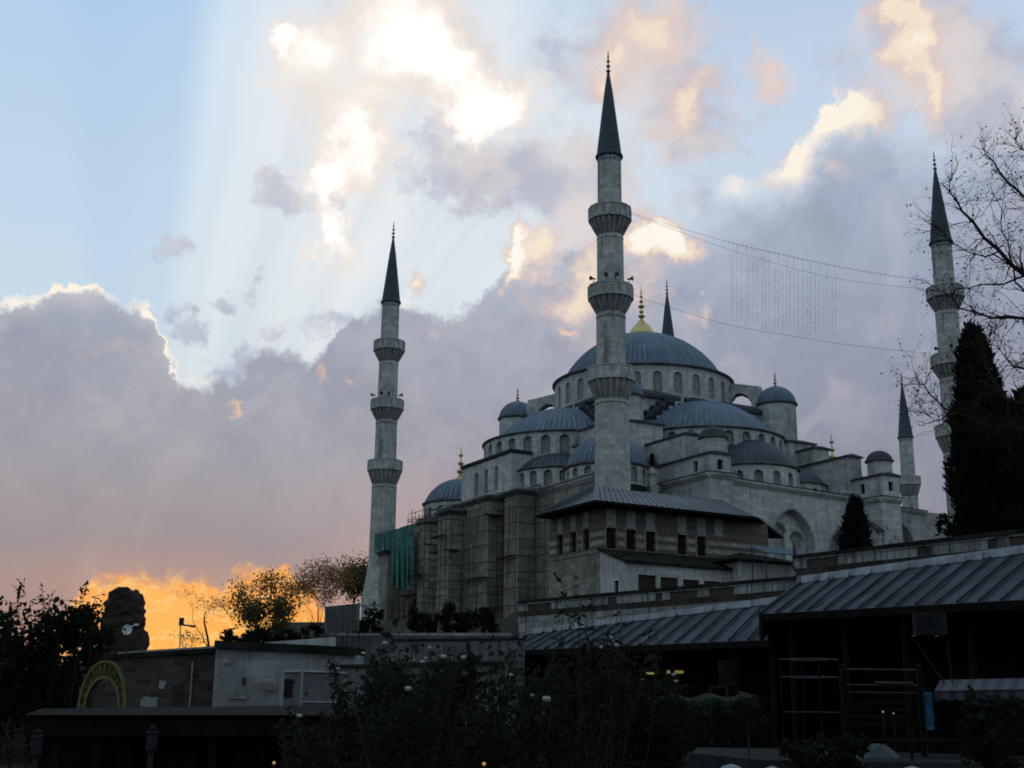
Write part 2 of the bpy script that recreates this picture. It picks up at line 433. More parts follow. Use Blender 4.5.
def leafmat(name, base, var=0.5):
    N, b = new_mat(name)
    ob = N.node('ShaderNodeTexCoord').outputs['Object']
    oi = N.node('ShaderNodeNewGeometry').outputs['Random Per Island']
    n = N.noise(ob, 0.8, 3.0, 0.5)
    col = N.mix(N.clamp(N.add(N.mul(oi, 0.6), N.mul(n, 0.4))), tuple(v * (1 - var) for v in base) + (1,), tuple(v * (1 + var) for v in base) + (1,))
    N.put(b.inputs['Base Color'], col)
    b.inputs['Roughness'].default_value = 0.8; b.inputs['Specular IOR Level'].default_value = 0.08
    # thin leaves let some of the light behind them through
    tr = N.node('ShaderNodeBsdfTranslucent'); N.put(tr.inputs[0], col)
    mx = N.node('ShaderNodeMixShader'); mx.inputs[0].default_value = 0.5
    o = [n for n in N.n if n.type == 'OUTPUT_MATERIAL'][0]
    N.l.new(b.outputs[0], mx.inputs[1]); N.l.new(tr.outputs[0], mx.inputs[2]); N.l.new(mx.outputs[0], o.inputs[0])
    return MAT[name]


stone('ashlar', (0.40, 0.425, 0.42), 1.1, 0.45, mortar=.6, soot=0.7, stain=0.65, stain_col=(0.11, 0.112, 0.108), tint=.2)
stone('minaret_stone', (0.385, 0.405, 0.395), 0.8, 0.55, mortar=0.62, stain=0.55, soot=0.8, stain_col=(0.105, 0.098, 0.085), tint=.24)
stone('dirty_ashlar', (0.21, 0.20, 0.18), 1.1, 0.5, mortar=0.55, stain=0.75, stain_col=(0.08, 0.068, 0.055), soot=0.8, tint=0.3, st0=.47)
stone('corbel_stone', (0.30, 0.315, 0.31), 0.4, 0.3, stain=0.6, soot=0.8, stain_col=(0.05, 0.048, 0.042))
stone('rough_brick', (0.042, 0.037, 0.033), 0.5, 0.22, mortar=1.3, stain=0.8, stain_col=(0.02, 0.018, 0.016), tint=0.5, soot=0.6, ns=2.5)
stone('pale_block', (0.21, 0.225, 0.235), 1.4, 0.6, mortar=0.85, stain=0.7, stain_col=(0.07, 0.07, 0.066), soot=0.7, tint=.25, ns=2.6)
stone('limewash', (0.34, 0.365, 0.37), 3.0, 1.5, mortar=0.97, stain=0.6, stain_col=(0.08, 0.075, 0.065), soot=0.85, ns=2.0)
stone('ruin_brick', (0.035, 0.024, 0.021), 0.4, 0.16, mortar=0.7, stain=0.7, stain_col=(0.02, 0.018, 0.018), tint=0.3)
lead('lead', (0.10, 0.13, 0.165))
dome_lead('shop_lead', (0.044, 0.056, 0.070), .9, .06)
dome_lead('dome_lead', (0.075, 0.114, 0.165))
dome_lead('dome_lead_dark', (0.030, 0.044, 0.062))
lead('dark_lead', (0.036, 0.044, 0.056), 0.3, .75, .2)
plain('roll_dark', (0.014, 0.016, 0.02), .85, 0, .3, 2, spec=.1)
lead('spire_lead', (0.042, 0.058, 0.074), 0.3, .7, .2)
lead('grey_lead', (0.105, 0.115, 0.125), 0.3, 0.6)

plain('gold', (0.50, 0.41, 0.17), 0.4, 1.0, 0.15, 3)
plain('old_brass', (0.25, 0.19, 0.09), 0.45, 1.0, 0.3, 6)
plain('lattice', (0.20, 0.215, 0.21), 0.9, 0, 0.35, 3)
plain('dark_opening', (0.012, 0.012, 0.013), 0.9, 0, 0.3)
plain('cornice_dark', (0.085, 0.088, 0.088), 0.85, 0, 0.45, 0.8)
plain('blue_tile', (0.06, 0.12, 0.24), 0.4, 0, 0.4, 4)
plain('shutter', (0.035, 0.026, 0.02), 0.8, 0, 0.4, 3)
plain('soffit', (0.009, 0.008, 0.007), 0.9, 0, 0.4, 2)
plain('black_wood', (0.006, 0.0055, 0.005), 0.8, 0, 0.5, 2)
plain('brown_wood', (0.012, 0.009, 0.007), 0.8, 0, 0.4, 2)
plain('scaffold_steel', (0.028, 0.026, 0.024), 0.8, 0.0, 0.4, 2)
plain('plank', (0.03, 0.026, 0.022), 0.9, 0, 0.4, 2)
plain('net_green', (0.03, 0.12, 0.105), 0.9, 0, 0.35, 0.5)
plain('bark', (0.028, 0.022, 0.018), 0.9, 0, 0.35, 4)
plain('cable', (0.07, 0.07, 0.075), 0.7, 0, 0.2)
plain('bulb', (0.14, 0.14, 0.14), 0.3, 0, 0.2)
plain('speaker_grey', (0.03, 0.03, 0.032), 0.6, 0, 0.2)
plain('earth', (0.014, 0.014, 0.011), 0.95, 0, 0.4, 0.5)
plain('paving', (0.022, 0.024, 0.024), 0.85, 0, 0.4, 0.9)
plain('terrace_ground', (0.03, 0.03, 0.022), 0.95, 0, 0.4, 0.3)
plain('white_paint', (0.55, 0.57, 0.58), 0.6, 0, 0.15, 2)
plain('grey_metal', (0.085, 0.092, 0.10), 0.6, 0.1, 0.3, 1.5)
plain('dark_metal', (0.03, 0.03, 0.032), 0.5, 0.4, 0.3, 2)
plain('steel', (0.08, 0.085, 0.09), 0.6, 0.3, 0.2, 2)
plain('blue_tarp', (0.03, 0.06, 0.09), 0.7, 0, 0.3, 1.0)
plain('banner_blue', (0.012, 0.075, 0.15), 0.7, 0, 0.5, 3)
plain('red_paint', (0.07, 0.018, 0.02), 0.7, 0, 0.3, 2)
plain('sign_yellow', (0.095, 0.092, 0.028), 0.6, 0, 0.25, 2)
plain('sign_green', (0.025, 0.035, 0.012), 0.7, 0, 0.3, 2)
plain('rose_white', (0.30, 0.30, 0.29), 0.7, 0, 0.08, 20)
plain('tarp_green', (0.008, 0.016, 0.013), 0.8, 0, 0.3, 1)
plain('cloth_pale', (0.055, 0.068, 0.08), 0.8, 0, 0.4, 3)
plain('brick_band', (0.040, 0.033, 0.029), 0.9, 0, 0.4, 1.0)
plain('flash_white', (0.15, 0.17, 0.19), 0.7, 0, 0.35, 1.2)
plain('moss_cap', (0.016, 0.017, 0.014), 0.95, 0, 0.5, 0.8)
plain('lamp_yellow', (0.8, 0.7, 0.3), 0.5, emit=(1.0, 0.78, 0.22), estr=0.13)
plain('lamp_white', (0.8, 0.8, 0.8), 0.5, emit=(0.85, 0.9, 1.0), estr=0.05)
plain('lamp_orange', (0.8, 0.5, 0.2), 0.5, emit=(1.0, 0.45, 0.1), estr=0.25)
leafmat('leaf_dark', (0.016, 0.021, 0.012))
leafmat('leaf_rose', (0.013, 0.018, 0.010))
leafmat('leaf_cypress', (0.011, 0.016, 0.011), .6)
leafmat('leaf_green', (0.105, 0.095, 0.04))
leafmat('leaf_autumn', (0.24, 0.14, 0.07))
leafmat('leaf_brown', (0.045, 0.03, 0.018))


def striped():
    # alternating courses of brick and pale stone, irregular like hand work
    N, b = new_mat('striped_masonry')
    uv = N.node('ShaderNodeTexCoord').outputs['UV']; ob = N.node('ShaderNodeTexCoord').outputs['Object']
    sp = N.node('ShaderNodeSeparateXYZ'); N.put(sp.inputs[0], uv)
    w = N.m('FRACT', N.mul(sp.outputs[1], 1.25))
    band = N.mul(N.ss(w, 0.40, 0.46), N.ss(w, 0.98, 0.92))
    big = N.noise(ob, 0.35, 4.0, 0.6)
    br = N.node('ShaderNodeTexBrick'); N.put(br.inputs['Vector'], uv); br.inputs['Scale'].default_value = 1
    br.inputs['Brick Width'].default_value = 0.28; br.inputs['Row Height'].default_value = 0.09; br.inputs['Mortar Size'].default_value = 0.012
    N.put(br.inputs['Color1'], (0.075, 0.055, 0.045)); N.put(br.inputs['Color2'], (0.05, 0.04, 0.034)); N.put(br.inputs['Mortar'], (0.10, 0.09, 0.08))
    st = N.noise(ob, 1.5, 5, .65)
    pale = N.mix(N.ss(st, .3, .7), (0.15, 0.135, 0.12, 1), (0.31, 0.30, 0.285, 1))
    f = N.mul(band, N.ss(big, 0.25, 0.5, 0.3, 1.0))
    # the upper third is plain brick
    f = N.mul(f, N.ss(sp.outputs[1], 16.25, 15.75, 0.12, 1.0))
    col = N.mix(f, br.outputs['Color'], pale)
    N.put(b.inputs['Base Color'], col); b.inputs['Roughness'].default_value = 0.9


striped()


def awning():
    N, b = new_mat('striped_awning')
    uv = N.node('ShaderNodeTexCoord').outputs['UV']
    sp = N.node('ShaderNodeSeparateXYZ'); N.put(sp.inputs[0], uv)
    w = N.m('FRACT', N.mul(sp.outputs[0], 2.6))
    N.put(b.inputs['Base Color'], N.mix(N.ss(w, 0.47, 0.53), (0.004, 0.008, 0.02, 1), (0.028, 0.038, 0.048, 1)))
    b.inputs['Roughness'].default_value = 0.8


awning()


# ------------------------------------------------------------------ mesh building
class MB:
    """collects polygons (with metre uvs) and links them as ONE mesh object"""

    def __init__(s, frame=None):
        s.v = []; s.f = []; s.uv = []; s.sm = []; s.mi = []
        s.M = frame or Matrix.Identity(4); s.cm = 0

    def poly(s, pts, uvs=None, smooth=False):
        pts = [Vector(p) for p in pts]
        i0 = len(s.v)
        s.v += pts
        s.f.append(list(range(i0, i0 + len(pts))))
        if uvs is None:
            n = Vector((0, 0, 0))
            for k in range(len(pts)):
                a, b = pts[k], pts[(k + 1) % len(pts)]
                n += a.cross(b)
            if n.length > 1e-12: n.normalize()
            if abs(n.z) < 0.75:
                t = Vector((0, 0, 1)).cross(n)
                t = t.normalized() if t.length > 1e-6 else Vector((1, 0, 0))
                uvs = [(p.dot(t), p.z) for p in pts]
            else:
                uvs = [(p.x, p.y) for p in pts]
        s.uv += uvs
        s.sm.append(smooth); s.mi.append(s.cm)
        return s

    def box(s, c, size, rz=0.0, taper=1.0):
        """c = centre of the base"""
        x, y, z = size[0] / 2, size[1] / 2, size[2]
        cs, sn = math.cos(rz), math.sin(rz)
        def P(a, b, h):
            k = taper if h else 1.0
            a *= k; b *= k
            return (c[0] + a * cs - b * sn, c[1] + a * sn + b * cs, c[2] + (z if h else 0))
        b = [P(-x, -y, 0), P(x, -y, 0), P(x, y, 0), P(-x, y, 0)]
        t = [P(-x, -y, 1), P(x, -y, 1), P(x, y, 1), P(-x, y, 1)]
        return s.loft([b, t], cap=True)

    def bx(s, x0, x1, y0, y1, z0, z1):
        return s.box(((x0 + x1) / 2, (y0 + y1) / 2, z0), (x1 - x0, y1 - y0, z1 - z0))

    def loft(s, rings, cap=True, closed=True, smooth=False):
        n = len(rings[0])
        for a, b in zip(rings[:-1], rings[1:]):
            for k in range(n if closed else n - 1):
                j = (k + 1) % n
                s.poly([a[k], a[j], b[j], b[k]], smooth=smooth)
        if cap:
            s.poly(list(reversed(rings[0]))); s.poly(rings[-1])
        return s

    def prism(s, poly2, z0, z1):
        return s.loft([[(p[0], p[1], z0) for p in poly2], [(p[0], p[1], z1) for p in poly2]])

    def slab(s, pts, normal, th):
        """extrude a planar polygon by th along -normal"""
        n = Vector(normal).normalized() * th
        return s.loft([[Vector(p) - n for p in pts], [Vector(p) for p in pts]])

    def lathe(s, c, prof, seg=32, a0=0.0, a1=2 * pi, smooth=True, rib=None, cap=False, gores=0):
        """prof: list of (r, z); rib(k) -> radius factor for segment index k"""
        full = abs(a1 - a0 - 2 * pi) < 1e-6
        for i in range(len(prof) - 1):
            (r0, z0), (r1, z1) = prof[i], prof[i + 1]
            for k in range(seg):
                t0 = a0 + (a1 - a0) * k / seg; t1 = a0 + (a1 - a0) * (k + 1) / seg
                k1 = (k + 1) % seg if full else k + 1
                f0 = rib(k) if rib else 0.0; f1 = rib(k1) if rib else 0.0
                q = []
                for (r, z, t, f) in ((r0, z0, t0, f0), (r0, z0, t1, f1), (r1, z1, t1, f1), (r1, z1, t0, f0)):
                    rr = r + (f if r > 0.3 else 0)
                    q.append((c[0] + rr * math.cos(t), c[1] + rr * math.sin(t), c[2] + z))
                rm = max(r0, r1)
                uv = [(t0 * rm, z0 + r0 * .0), (t1 * rm, z0), (t1 * rm, z1), (t0 * rm, z1)]
                if abs(z1 - z0) < 0.3 * abs(r1 - r0):
                    uv = [(t0 * rm, r0), (t1 * rm, r0), (t1 * rm, r1), (t0 * rm, r1)]
                if gores:
                    uv = [(k / gores, z0), ((k + 1) / gores, z0), ((k + 1) / gores, z1), (k / gores, z1)]
                if r1 < 1e-4: q = q[:3]; uv = uv[:3]
                elif r0 < 1e-4: q = [q[0], q[2], q[3]]; uv = [uv[0], uv[2], uv[3]]
                s.poly(q, uv, smooth)
        if cap:
            for (r, z), rev in ((prof[0], True), (prof[-1], False)):
                if r > 1e-4:
                    ring = [(c[0] + r * math.cos(a0 + (a1 - a0) * k / seg), c[1] + r * math.sin(a0 + (a1 - a0) * k / seg), c[2] + z) for k in range(seg)]
                    s.poly(list(reversed(ring)) if rev else ring)
        return s

    def tube(s, pts, r, seg=6, cap=True):
        pts = [Vector(p) for p in pts]
        rr = r if isinstance(r, (list, tuple)) else [r] * len(pts)
        rings = []
        for i, p in enumerate(pts):
            d = (pts[min(i + 1, len(pts) - 1)] - pts[max(i - 1, 0)])
            d = d.normalized() if d.length > 1e-9 else Vector((0, 0, 1))
            u = d.cross(Vector((0, 0, 1)) if abs(d.z) < 0.9 else Vector((1, 0, 0))).normalized(); w = d.cross(u)
            rings.append([p + (u * math.cos(2 * pi * k / seg) + w * math.sin(2 * pi * k / seg)) * rr[i] for k in range(seg)])
        return s.loft(rings, cap=cap, smooth=True)

    def wall(s, p0, p1, z0, z1, ops=(), depth=0.35, zt=None):
        """a wall face from plan point p0 to p1 (outside on the right-hand side of p0->p1) with arched or square openings
        ops: (centre along, sill z, width, height, kind) kind in round / pointed / square; jambs go in by depth"""
        p0 = Vector((p0[0], p0[1], 0)); p1 = Vector((p1[0], p1[1], 0)); L = (p1 - p0).length
        t = (p1 - p0) / L; n = Vector((t.y, -t.x, 0))
        def P(u, z, d=0.0):
            q = p0 + t * u - n * d; return (q.x, q.y, z)
        def quad(u0, u1, a0, a1, b0, b1):
            s.poly([P(u0, a0), P(u1, a1), P(u1, b1), P(u0, b0)], [(u0, a0), (u1, a1), (u1, b1), (u0, b0)])
        cur = 0.0
        for (uc, zb, w, h, kind) in sorted(ops):
            ua, ub = uc - w / 2, uc + w / 2
            if ua > cur: quad(cur, ua, z0, z0, z1, z1)
            if zb > z0: quad(ua, ub, z0, z0, zb, zb)
            ln = arch_line(uc, zb, w, h, kind)
            for (a, b) in zip(ln[:-1], ln[1:]):
                if b[0] - a[0] > 1e-6: quad(a[0], b[0], a[1], b[1], z1, z1)
            loop = [(ua, zb)] + ln + [(ub, zb)]
            for a, b in zip(loop, loop[1:] + loop[:1]):
                if abs(a[0] - b[0]) + abs(a[1] - b[1]) > 1e-6:
                    s.poly([P(*a), P(*a, depth), P(*b, depth), P(*b)])
            cur = ub
        if cur < L: quad(cur, L, z0, z0, z1, z1)
        return s

    def pane(s, p0, p1, op, d, inset=0.0, bars=None):
        """fills one opening with a panel d metres behind the face"""
        p0 = Vector((p0[0], p0[1], 0)); p1 = Vector((p1[0], p1[1], 0)); L = (p1 - p0).length
        t = (p1 - p0) / L; n = Vector((t.y, -t.x, 0))
        uc, zb, w, h, kind = op
        ln = arch_line(uc, zb, w, h, kind)
        loop = [(uc - w / 2, zb)] + ln + [(uc + w / 2, zb)]
        # anticlockwise seen from outside
        loop = [loop[0]] + [loop[-1]] + list(reversed(loop[1:-1]))
        clean = []
        for q in loop:
            if not clean or abs(q[0] - clean[-1][0]) + abs(q[1] - clean[-1][1]) > 1e-6: clean.append(q)
        out = [tuple(p0 + t * a - n * d)[:2] + (z,) for a, z in clean]
        s.poly(out)
        return s

    def build(s, name, mats, parent=None, thing=None):
        M = s.M
        if parent is not None:
            M = Matrix(WORLD[parent.name]).inverted() @ M
        me = bpy.data.meshes.new(name)
        me.from_pydata([tuple(M @ v) for v in s.v], [], s.f)
        mats = mats if isinstance(mats, (list, tuple)) else [mats]
        for m in mats: me.materials.append(MAT[m])
        ul = me.uv_layers.new(name='UVMap')
        flat = [c for p in s.uv for c in p]
        ul.data.foreach_set('uv', flat)
        me.polygons.foreach_set('use_smooth', s.sm)
        if len(mats) > 1: me.polygons.foreach_set('material_index', s.mi)
        me.update()
        o = bpy.data.objects.new(name, me); COL.objects.link(o)
        if parent is not None:
            o.parent = parent; WORLD[o.name] = WORLD[parent.name]
        else:
            WORLD[o.name] = Matrix.Identity(4)
        return o


WORLD = {}


def arch_line(uc, zb, w, h, kind):
    ua, ub = uc - w / 2, uc + w / 2
    if kind == 'square': return [(ua, zb + h), (ub, zb + h)]
    if kind == 'round':
        zs = zb + h - w / 2
        return [(uc - w / 2 * math.cos(pi * k / 10), zs + w / 2 * math.sin(pi * k / 10)) for k in range(11)]
    # pointed: two arcs
    rise = min(h * 0.6, w * 0.62); zs = zb + h - rise
    pts = []
    rad = (rise * rise + (w / 2) ** 2) / w
    for k in range(9):
        a = math.asin(min(1, rise / rad)) * k / 8
        pts.append((ua + rad - rad * math.cos(a), zs + rad * math.sin(a)))
    sx = (uc - ua) / max(1e-6, pts[-1][0] - ua); pts = [(ua + (x - ua) * sx, z) for x, z in pts]
    return pts + [(2 * uc - x, z) for x, z in reversed(pts[:-1])]


def tag(o, label=None, cat=None, group=None, kind=None):
    if label: o['label'] = label
    if cat: o['category'] = cat
    if group: o['group'] = group
    if kind: o['kind'] = kind
    return o


def empty(name, loc, label, cat, group=None, rz=0.0):
    o = bpy.data.objects.new(name, None); COL.objects.link(o)
    o.location = loc; o.rotation_euler = (0, 0, rz); o.empty_display_size = 0.5
    WORLD[o.name] = Matrix.Translation(Vector(loc)) @ Matrix.Rotation(rz, 4, 'Z')
    return tag(o, label, cat, group)


def copy_tree(o, parent=None):
    c = o.copy(); COL.objects.link(c)
    if parent is not None: c.parent = parent
    for ch in list(o.children): copy_tree(ch, c)
    return c


# ------------------------------------------------------------------ ground
TH = 0.508
OX, OY = 18.45, 166.35
MF = Matrix.Translation((OX, OY, 0)) @ Matrix.Rotation(TH, 4, 'Z')     # the mosque's own axes (u along the right facade, v along the left one)
GZ = 8.7                                                              # the mosque's terrace


def uv2w(u, v, z=0.0):
    return MF @ Vector((u, v, z))


g = MB()
xs = [-4000, -600, -120, -60, -40, -25, -12, -4, 4, 12, 25, 40, 60, 120, 600, 4000]
ys = [-4000, -400, -60, -10, 0, 6, 12, 18, 24, 30, 36, 44, 60, 90, 200, 700, 5000]


def gh(x, y):
    # the cafe garden: highest at the path on the right, lower towards the left
    k = max(0.0, min(1.0, (x + 2) / 14.0)); d = max(0.0, min(1.0, (y - 8) / 22.0))
    return -1.75 - 0.9 * d * (1 - k) + 0.55 * d * k


for i in range(len(xs) - 1):
    for j in range(len(ys) - 1):
        q = [(xs[i], ys[j]), (xs[i + 1], ys[j]), (xs[i + 1], ys[j + 1]), (xs[i], ys[j + 1])]
        g.poly([(x, y, gh(x, y)) for x, y in q], smooth=True)
tag(g.build('ground', 'earth'), kind='structure')


plain('frame_rail', (0.05, 0.053, 0.055), .6, .1, .2, 3)
stone('garden_stone', (0.105, 0.115, 0.12), 1.2, .5, mortar=.8, stain=.8, stain_col=(.03, .032, .026), soot=.9, tint=.25, ns=3.0, st0=.46)
stone('band_block', (0.215, 0.232, 0.235), 0.9, 0.55, mortar=.5, stain=.8, stain_col=(.045, .042, .036), soot=.9, tint=.3, ns=2.0, st0=.47)

plain('ac_case', (0.016, 0.017, 0.018), .8, 0, .2, 3)
plain('post_white', (0.018, 0.021, 0.024), .8, 0, .2, 3)
plain('cab_rail', (0.16, 0.17, 0.18), .6, .1, .2, 3)

leafmat('leaf_rose_pale', (0.019, 0.024, 0.013), .65)
# ------------------------------------------------------------------ the mosque
mosque = empty('mosque', (OX, OY, GZ), 'large grey stone mosque with cascading lead domes and golden finials', 'mosque', rz=TH)


def cap(Rb, h, n=10, z0=0.0):
    rho = (Rb * Rb + h * h) / (2 * h)
    a0 = math.asin(min(1, Rb / rho)) if h <= rho else pi - math.asin(Rb / rho)
    return [(rho * math.sin(a0 * (1 - i / n)), z0 + h - rho + rho * math.cos(a0 * (1 - i / n))) for i in range(n + 1)][:-1] + [(0.0, z0 + h)]


def ball_profile(z0, spec, spike):
    """a finial: spec = list of (radius, half height, gap)"""
    p = [(0.09, z0)]
    z = z0
    for r, hh, gap in spec:
        z += gap
        p += [(0.08, z)]
        for k in range(1, 6):
            a = pi * k / 6
            p.append((max(0.08, r * math.sin(a)), z + hh * (1 - math.cos(a))))
        z += 2 * hh; p.append((0.08, z))
    p += [(0.06, z + spike * 0.5), (0.0, z + spike)]
    return p


def finial(parent, c, z, scale=1.0, mat='gold', bulb=False):
    m = MB(MF)
    if bulb:
        k = scale
        prof = [(1.62 * k, 0), (1.66 * k, .25 * k), (1.55 * k, .7 * k), (1.2 * k, 1.2 * k), (.75 * k, 1.7 * k), (.38 * k, 2.1 * k), (.2 * k, 2.5 * k)]
        m.lathe((c[0], c[1], z), prof, 24, rib=lambda i: 0.07 if i % 2 else -0.02)
        z += 2.5 * k
        spec = [(.48, .28, .1), (.34, .26, .12), (.46, .28, .22), (.3, .26, .2), (.22, .22, .25), (.14, .16, .2)]
        m.lathe((c[0], c[1], 0), ball_profile(z, [(a * k, b * k, q * k) for a, b, q in spec], 1.0 * k), 12)
    else:
        k = scale
        m.lathe((c[0], c[1], z), [(.5 * k, -.15 * k), (.35 * k, .1 * k), (.12 * k, .35 * k)], 12)
        spec = [(.27, .18, .1), (.2, .16, .2), (.15, .14, .25)]
        m.lathe((c[0], c[1], 0), ball_profile(z + .3 * k, [(a * k, b * k, q * k) for a, b, q in spec], .55 * k), 10)
    return m.build('finial', mat, parent)


def drum_ring(parent, c, Rw, z0, z1, n, a0, a1, op=None, skip=(), depth=0.4, win_mat='lattice', name='drum', th=0.6, mat='ashlar', bayphase=True):
    """faceted round wall, one arched opening per bay; the windows are sub-parts"""
    m = MB(MF); wins = []
    ds = []
    for k in range(n):
        t0 = a0 + (a1 - a0) * k / n; t1 = a0 + (a1 - a0) * (k + 1) / n
        p0 = (c[0] + Rw * math.cos(t0), c[1] + Rw * math.sin(t0)); p1 = (c[0] + Rw * math.cos(t1), c[1] + Rw * math.sin(t1))
        L = 2 * Rw * math.sin((t1 - t0) / 2)
        if op and k not in skip:
            o = (L / 2, z0 + op[0], op[1], op[2], op[3])
            m.wall(p0, p1, z0, z1, [o], depth)
            # raised rim round the opening
            wins.append((p0, p1, o))
        else:
            m.wall(p0, p1, z0, z1)
    w = m.build(name, mat, parent)
    for p0, p1, o in wins:
        q = MB(MF); q.pane(p0, p1, o, depth - 0.03)
        q.build('window', win_mat, w)
    return w


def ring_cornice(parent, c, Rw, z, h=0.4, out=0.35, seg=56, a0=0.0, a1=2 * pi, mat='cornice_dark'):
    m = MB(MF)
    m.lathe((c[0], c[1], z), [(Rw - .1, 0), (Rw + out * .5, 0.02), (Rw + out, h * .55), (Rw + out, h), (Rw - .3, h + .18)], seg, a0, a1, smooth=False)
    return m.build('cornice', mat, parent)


def dome(parent, c, Rb, z0, h, ribs, mat='dome_lead', rb=0.10, n=12, name='dome'):
    m = MB(MF)
    m.lathe((c[0], c[1], 0), [(Rb + .12, z0 - .06)] + cap(Rb, h, n, z0), ribs * 4, rib=lambda i: rb if i % 4 == 0 else 0.0, gores=4)
    return m.build(name, mat, parent)


c0 = (-0.5, 0.3)
# main drum and dome
drum = drum_ring(mosque, c0, 12.05, 39.3, 43.25, 28, R(-129) - R(6.43) - R(12.857) * 0, R(-129) - R(6.43) + 2 * pi, (0.35, 1.2, 2.85, 'round'), depth=0.28)
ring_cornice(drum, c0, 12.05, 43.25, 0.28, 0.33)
# slim pilaster strips between the windows
md = dome(mosque, c0, 11.05, 43.6, 7.2, 100, rb=0.10)
finial(md, c0, 50.7, 1.0, 'gold', bulb=True)

# square block that carries the drum, with its lead ledge
m = MB(MF)
m.bx(c0[0] - 12.3, c0[0] + 12.3, c0[1] - 12.3, c0[1] + 12.3, 24.0, 38.3)
m.build('central_block', 'ashlar', mosque)
m = MB(MF)
k = 12.75
m.loft([[(c0[0] - k, c0[1] - k, 38.3), (c0[0] + k, c0[1] - k, 38.3), (c0[0] + k, c0[1] + k, 38.3), (c0[0] - k, c0[1] + k, 38.3)],
        [(c0[0] - k, c0[1] - k, 38.75), (c0[0] + k, c0[1] - k, 38.75), (c0[0] + k, c0[1] + k, 38.75), (c0[0] - k, c0[1] + k, 38.75)],
        [(c0[0] - 11, c0[1] - 11, 39.7), (c0[0] + 11, c0[1] - 11, 39.7), (c0[0] + 11, c0[1] + 11, 39.7), (c0[0] - 11, c0[1] + 11, 39.7)]])
m.build('ledge_roof', 'dark_lead', mosque)


# stepped gable walls over the great arches
def stepped(side):
    """side 0: over the right facade (v = -12.9), side 1: over the left facade (u = -12.9)"""
    n = 6
    for sgn in (-1, 1):
        m = MB(MF); e = MB(MF)
        for i in range(n):
            a0_ = 3.2 + i * 0.95; z1 = 38.65 - i * 0.72
            for (b, w0, w1, d, zz0, zz1) in ((m, a0_, a0_ + 2.6, 0.75, 33.6, z1), (e, a0_ - .05, a0_ + .22, 0.95, z1 - .85, z1 + .12), (e, a0_ - .95, a0_ - .05, 0.95, z1 + .02, z1 + .16)):
                lo, hi = sorted((sgn * w0, sgn * w1))
                if side == 0: b.bx(c0[0] + lo, c0[0] + hi, c0[1] - 12.3 - d, c0[1] - 12.2, zz0, zz1)
                else: b.bx(c0[0] - 12.3 - d, c0[0] - 12.2, c0[1] + lo, c0[1] + hi, zz0, zz1)
        s_ = m.build('stepped_arch', 'dark_lead', mosque)
        e.build('coping', 'ashlar', s_)


stepped(0); stepped(1)

# semi-domes
sR = (-0.2, -11.9)
wR = drum_ring(mosque, sR, 10.3, 29.3, 33.2, 14, R(-180), R(0), (1.25, 1.25, 2.35, 'round'), name='semidome_wall', depth=0.5)
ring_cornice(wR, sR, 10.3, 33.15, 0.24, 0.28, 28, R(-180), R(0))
dome(mosque, sR, 9.2, 33.45, 5.2, 80, rb=0.08, name='semidome')
sL = (-12.9, 0.3)
wL = drum_ring(mosque, sL, 10.6, 29.5, 33.5, 14, R(90), R(270), (1.25, 1.25, 2.35, 'round'), name='semidome_wall', depth=0.5)
ring_cornice(wL, sL, 10.6, 33.45, 0.24, 0.28, 28, R(90), R(270))
dome(mosque, sL, 9.2, 33.75, 4.9, 80, rb=0.08, name='semidome')
# those towards the court and the far side, out of sight from the garden
for cc in ((11.0, 0.3), (-0.3, 12.4)):
    d = dome(mosque, cc, 10.3, 33.75, 5.3, 40, name='semidome')
    drum_ring(mosque, cc, 10.6, 25, 33.75, 28, 0, 2 * pi, None, name='semidome_wall')

# exedrae: low half-round bays under the semi-domes
def exedra(c, Rw, z0, z1, a0, a1, n, op, hh, mat='dome_lead_dark'):
    w = drum_ring(mosque, c, Rw, z0, z1, n, a0, a1, op, name='exedra_wall', depth=0.45)
    ring_cornice(w, c, Rw, z1 - .05, 0.2, 0.25, n * 4, a0, a1)
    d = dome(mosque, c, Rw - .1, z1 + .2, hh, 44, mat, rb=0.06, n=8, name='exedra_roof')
    return w


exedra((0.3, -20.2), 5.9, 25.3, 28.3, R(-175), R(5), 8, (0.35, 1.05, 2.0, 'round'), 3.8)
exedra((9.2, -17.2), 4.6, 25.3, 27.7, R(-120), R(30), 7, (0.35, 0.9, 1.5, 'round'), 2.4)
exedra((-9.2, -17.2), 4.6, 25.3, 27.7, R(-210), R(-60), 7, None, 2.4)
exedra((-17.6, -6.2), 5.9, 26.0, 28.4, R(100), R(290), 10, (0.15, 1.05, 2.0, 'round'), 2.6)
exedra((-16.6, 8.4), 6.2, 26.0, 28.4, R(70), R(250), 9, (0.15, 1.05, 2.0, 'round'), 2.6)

# corner turrets of the great piers
for (tu, tv, top) in ((12.1, -12.2, 39.7), (-12.6, 13.6, 39.9), (-13.0, -13.0, 37.3), (13, 13, 39.7)):
    m = MB(MF)
    m.lathe((tu, tv, 0), [(2.62, 25.0), (2.55, top)], 24)
    t = m.build('turret', 'ashlar', mosque)
    ring_cornice(t, (tu, tv), 2.55, top - .05, 0.3, 0.28, 24)
    dome(t, (tu, tv), 2.6, top + .25, 2.45, 28, rb=0.06, n=8)
    finial(t, (tu, tv), top + 2.7, 0.9, 'old_brass')

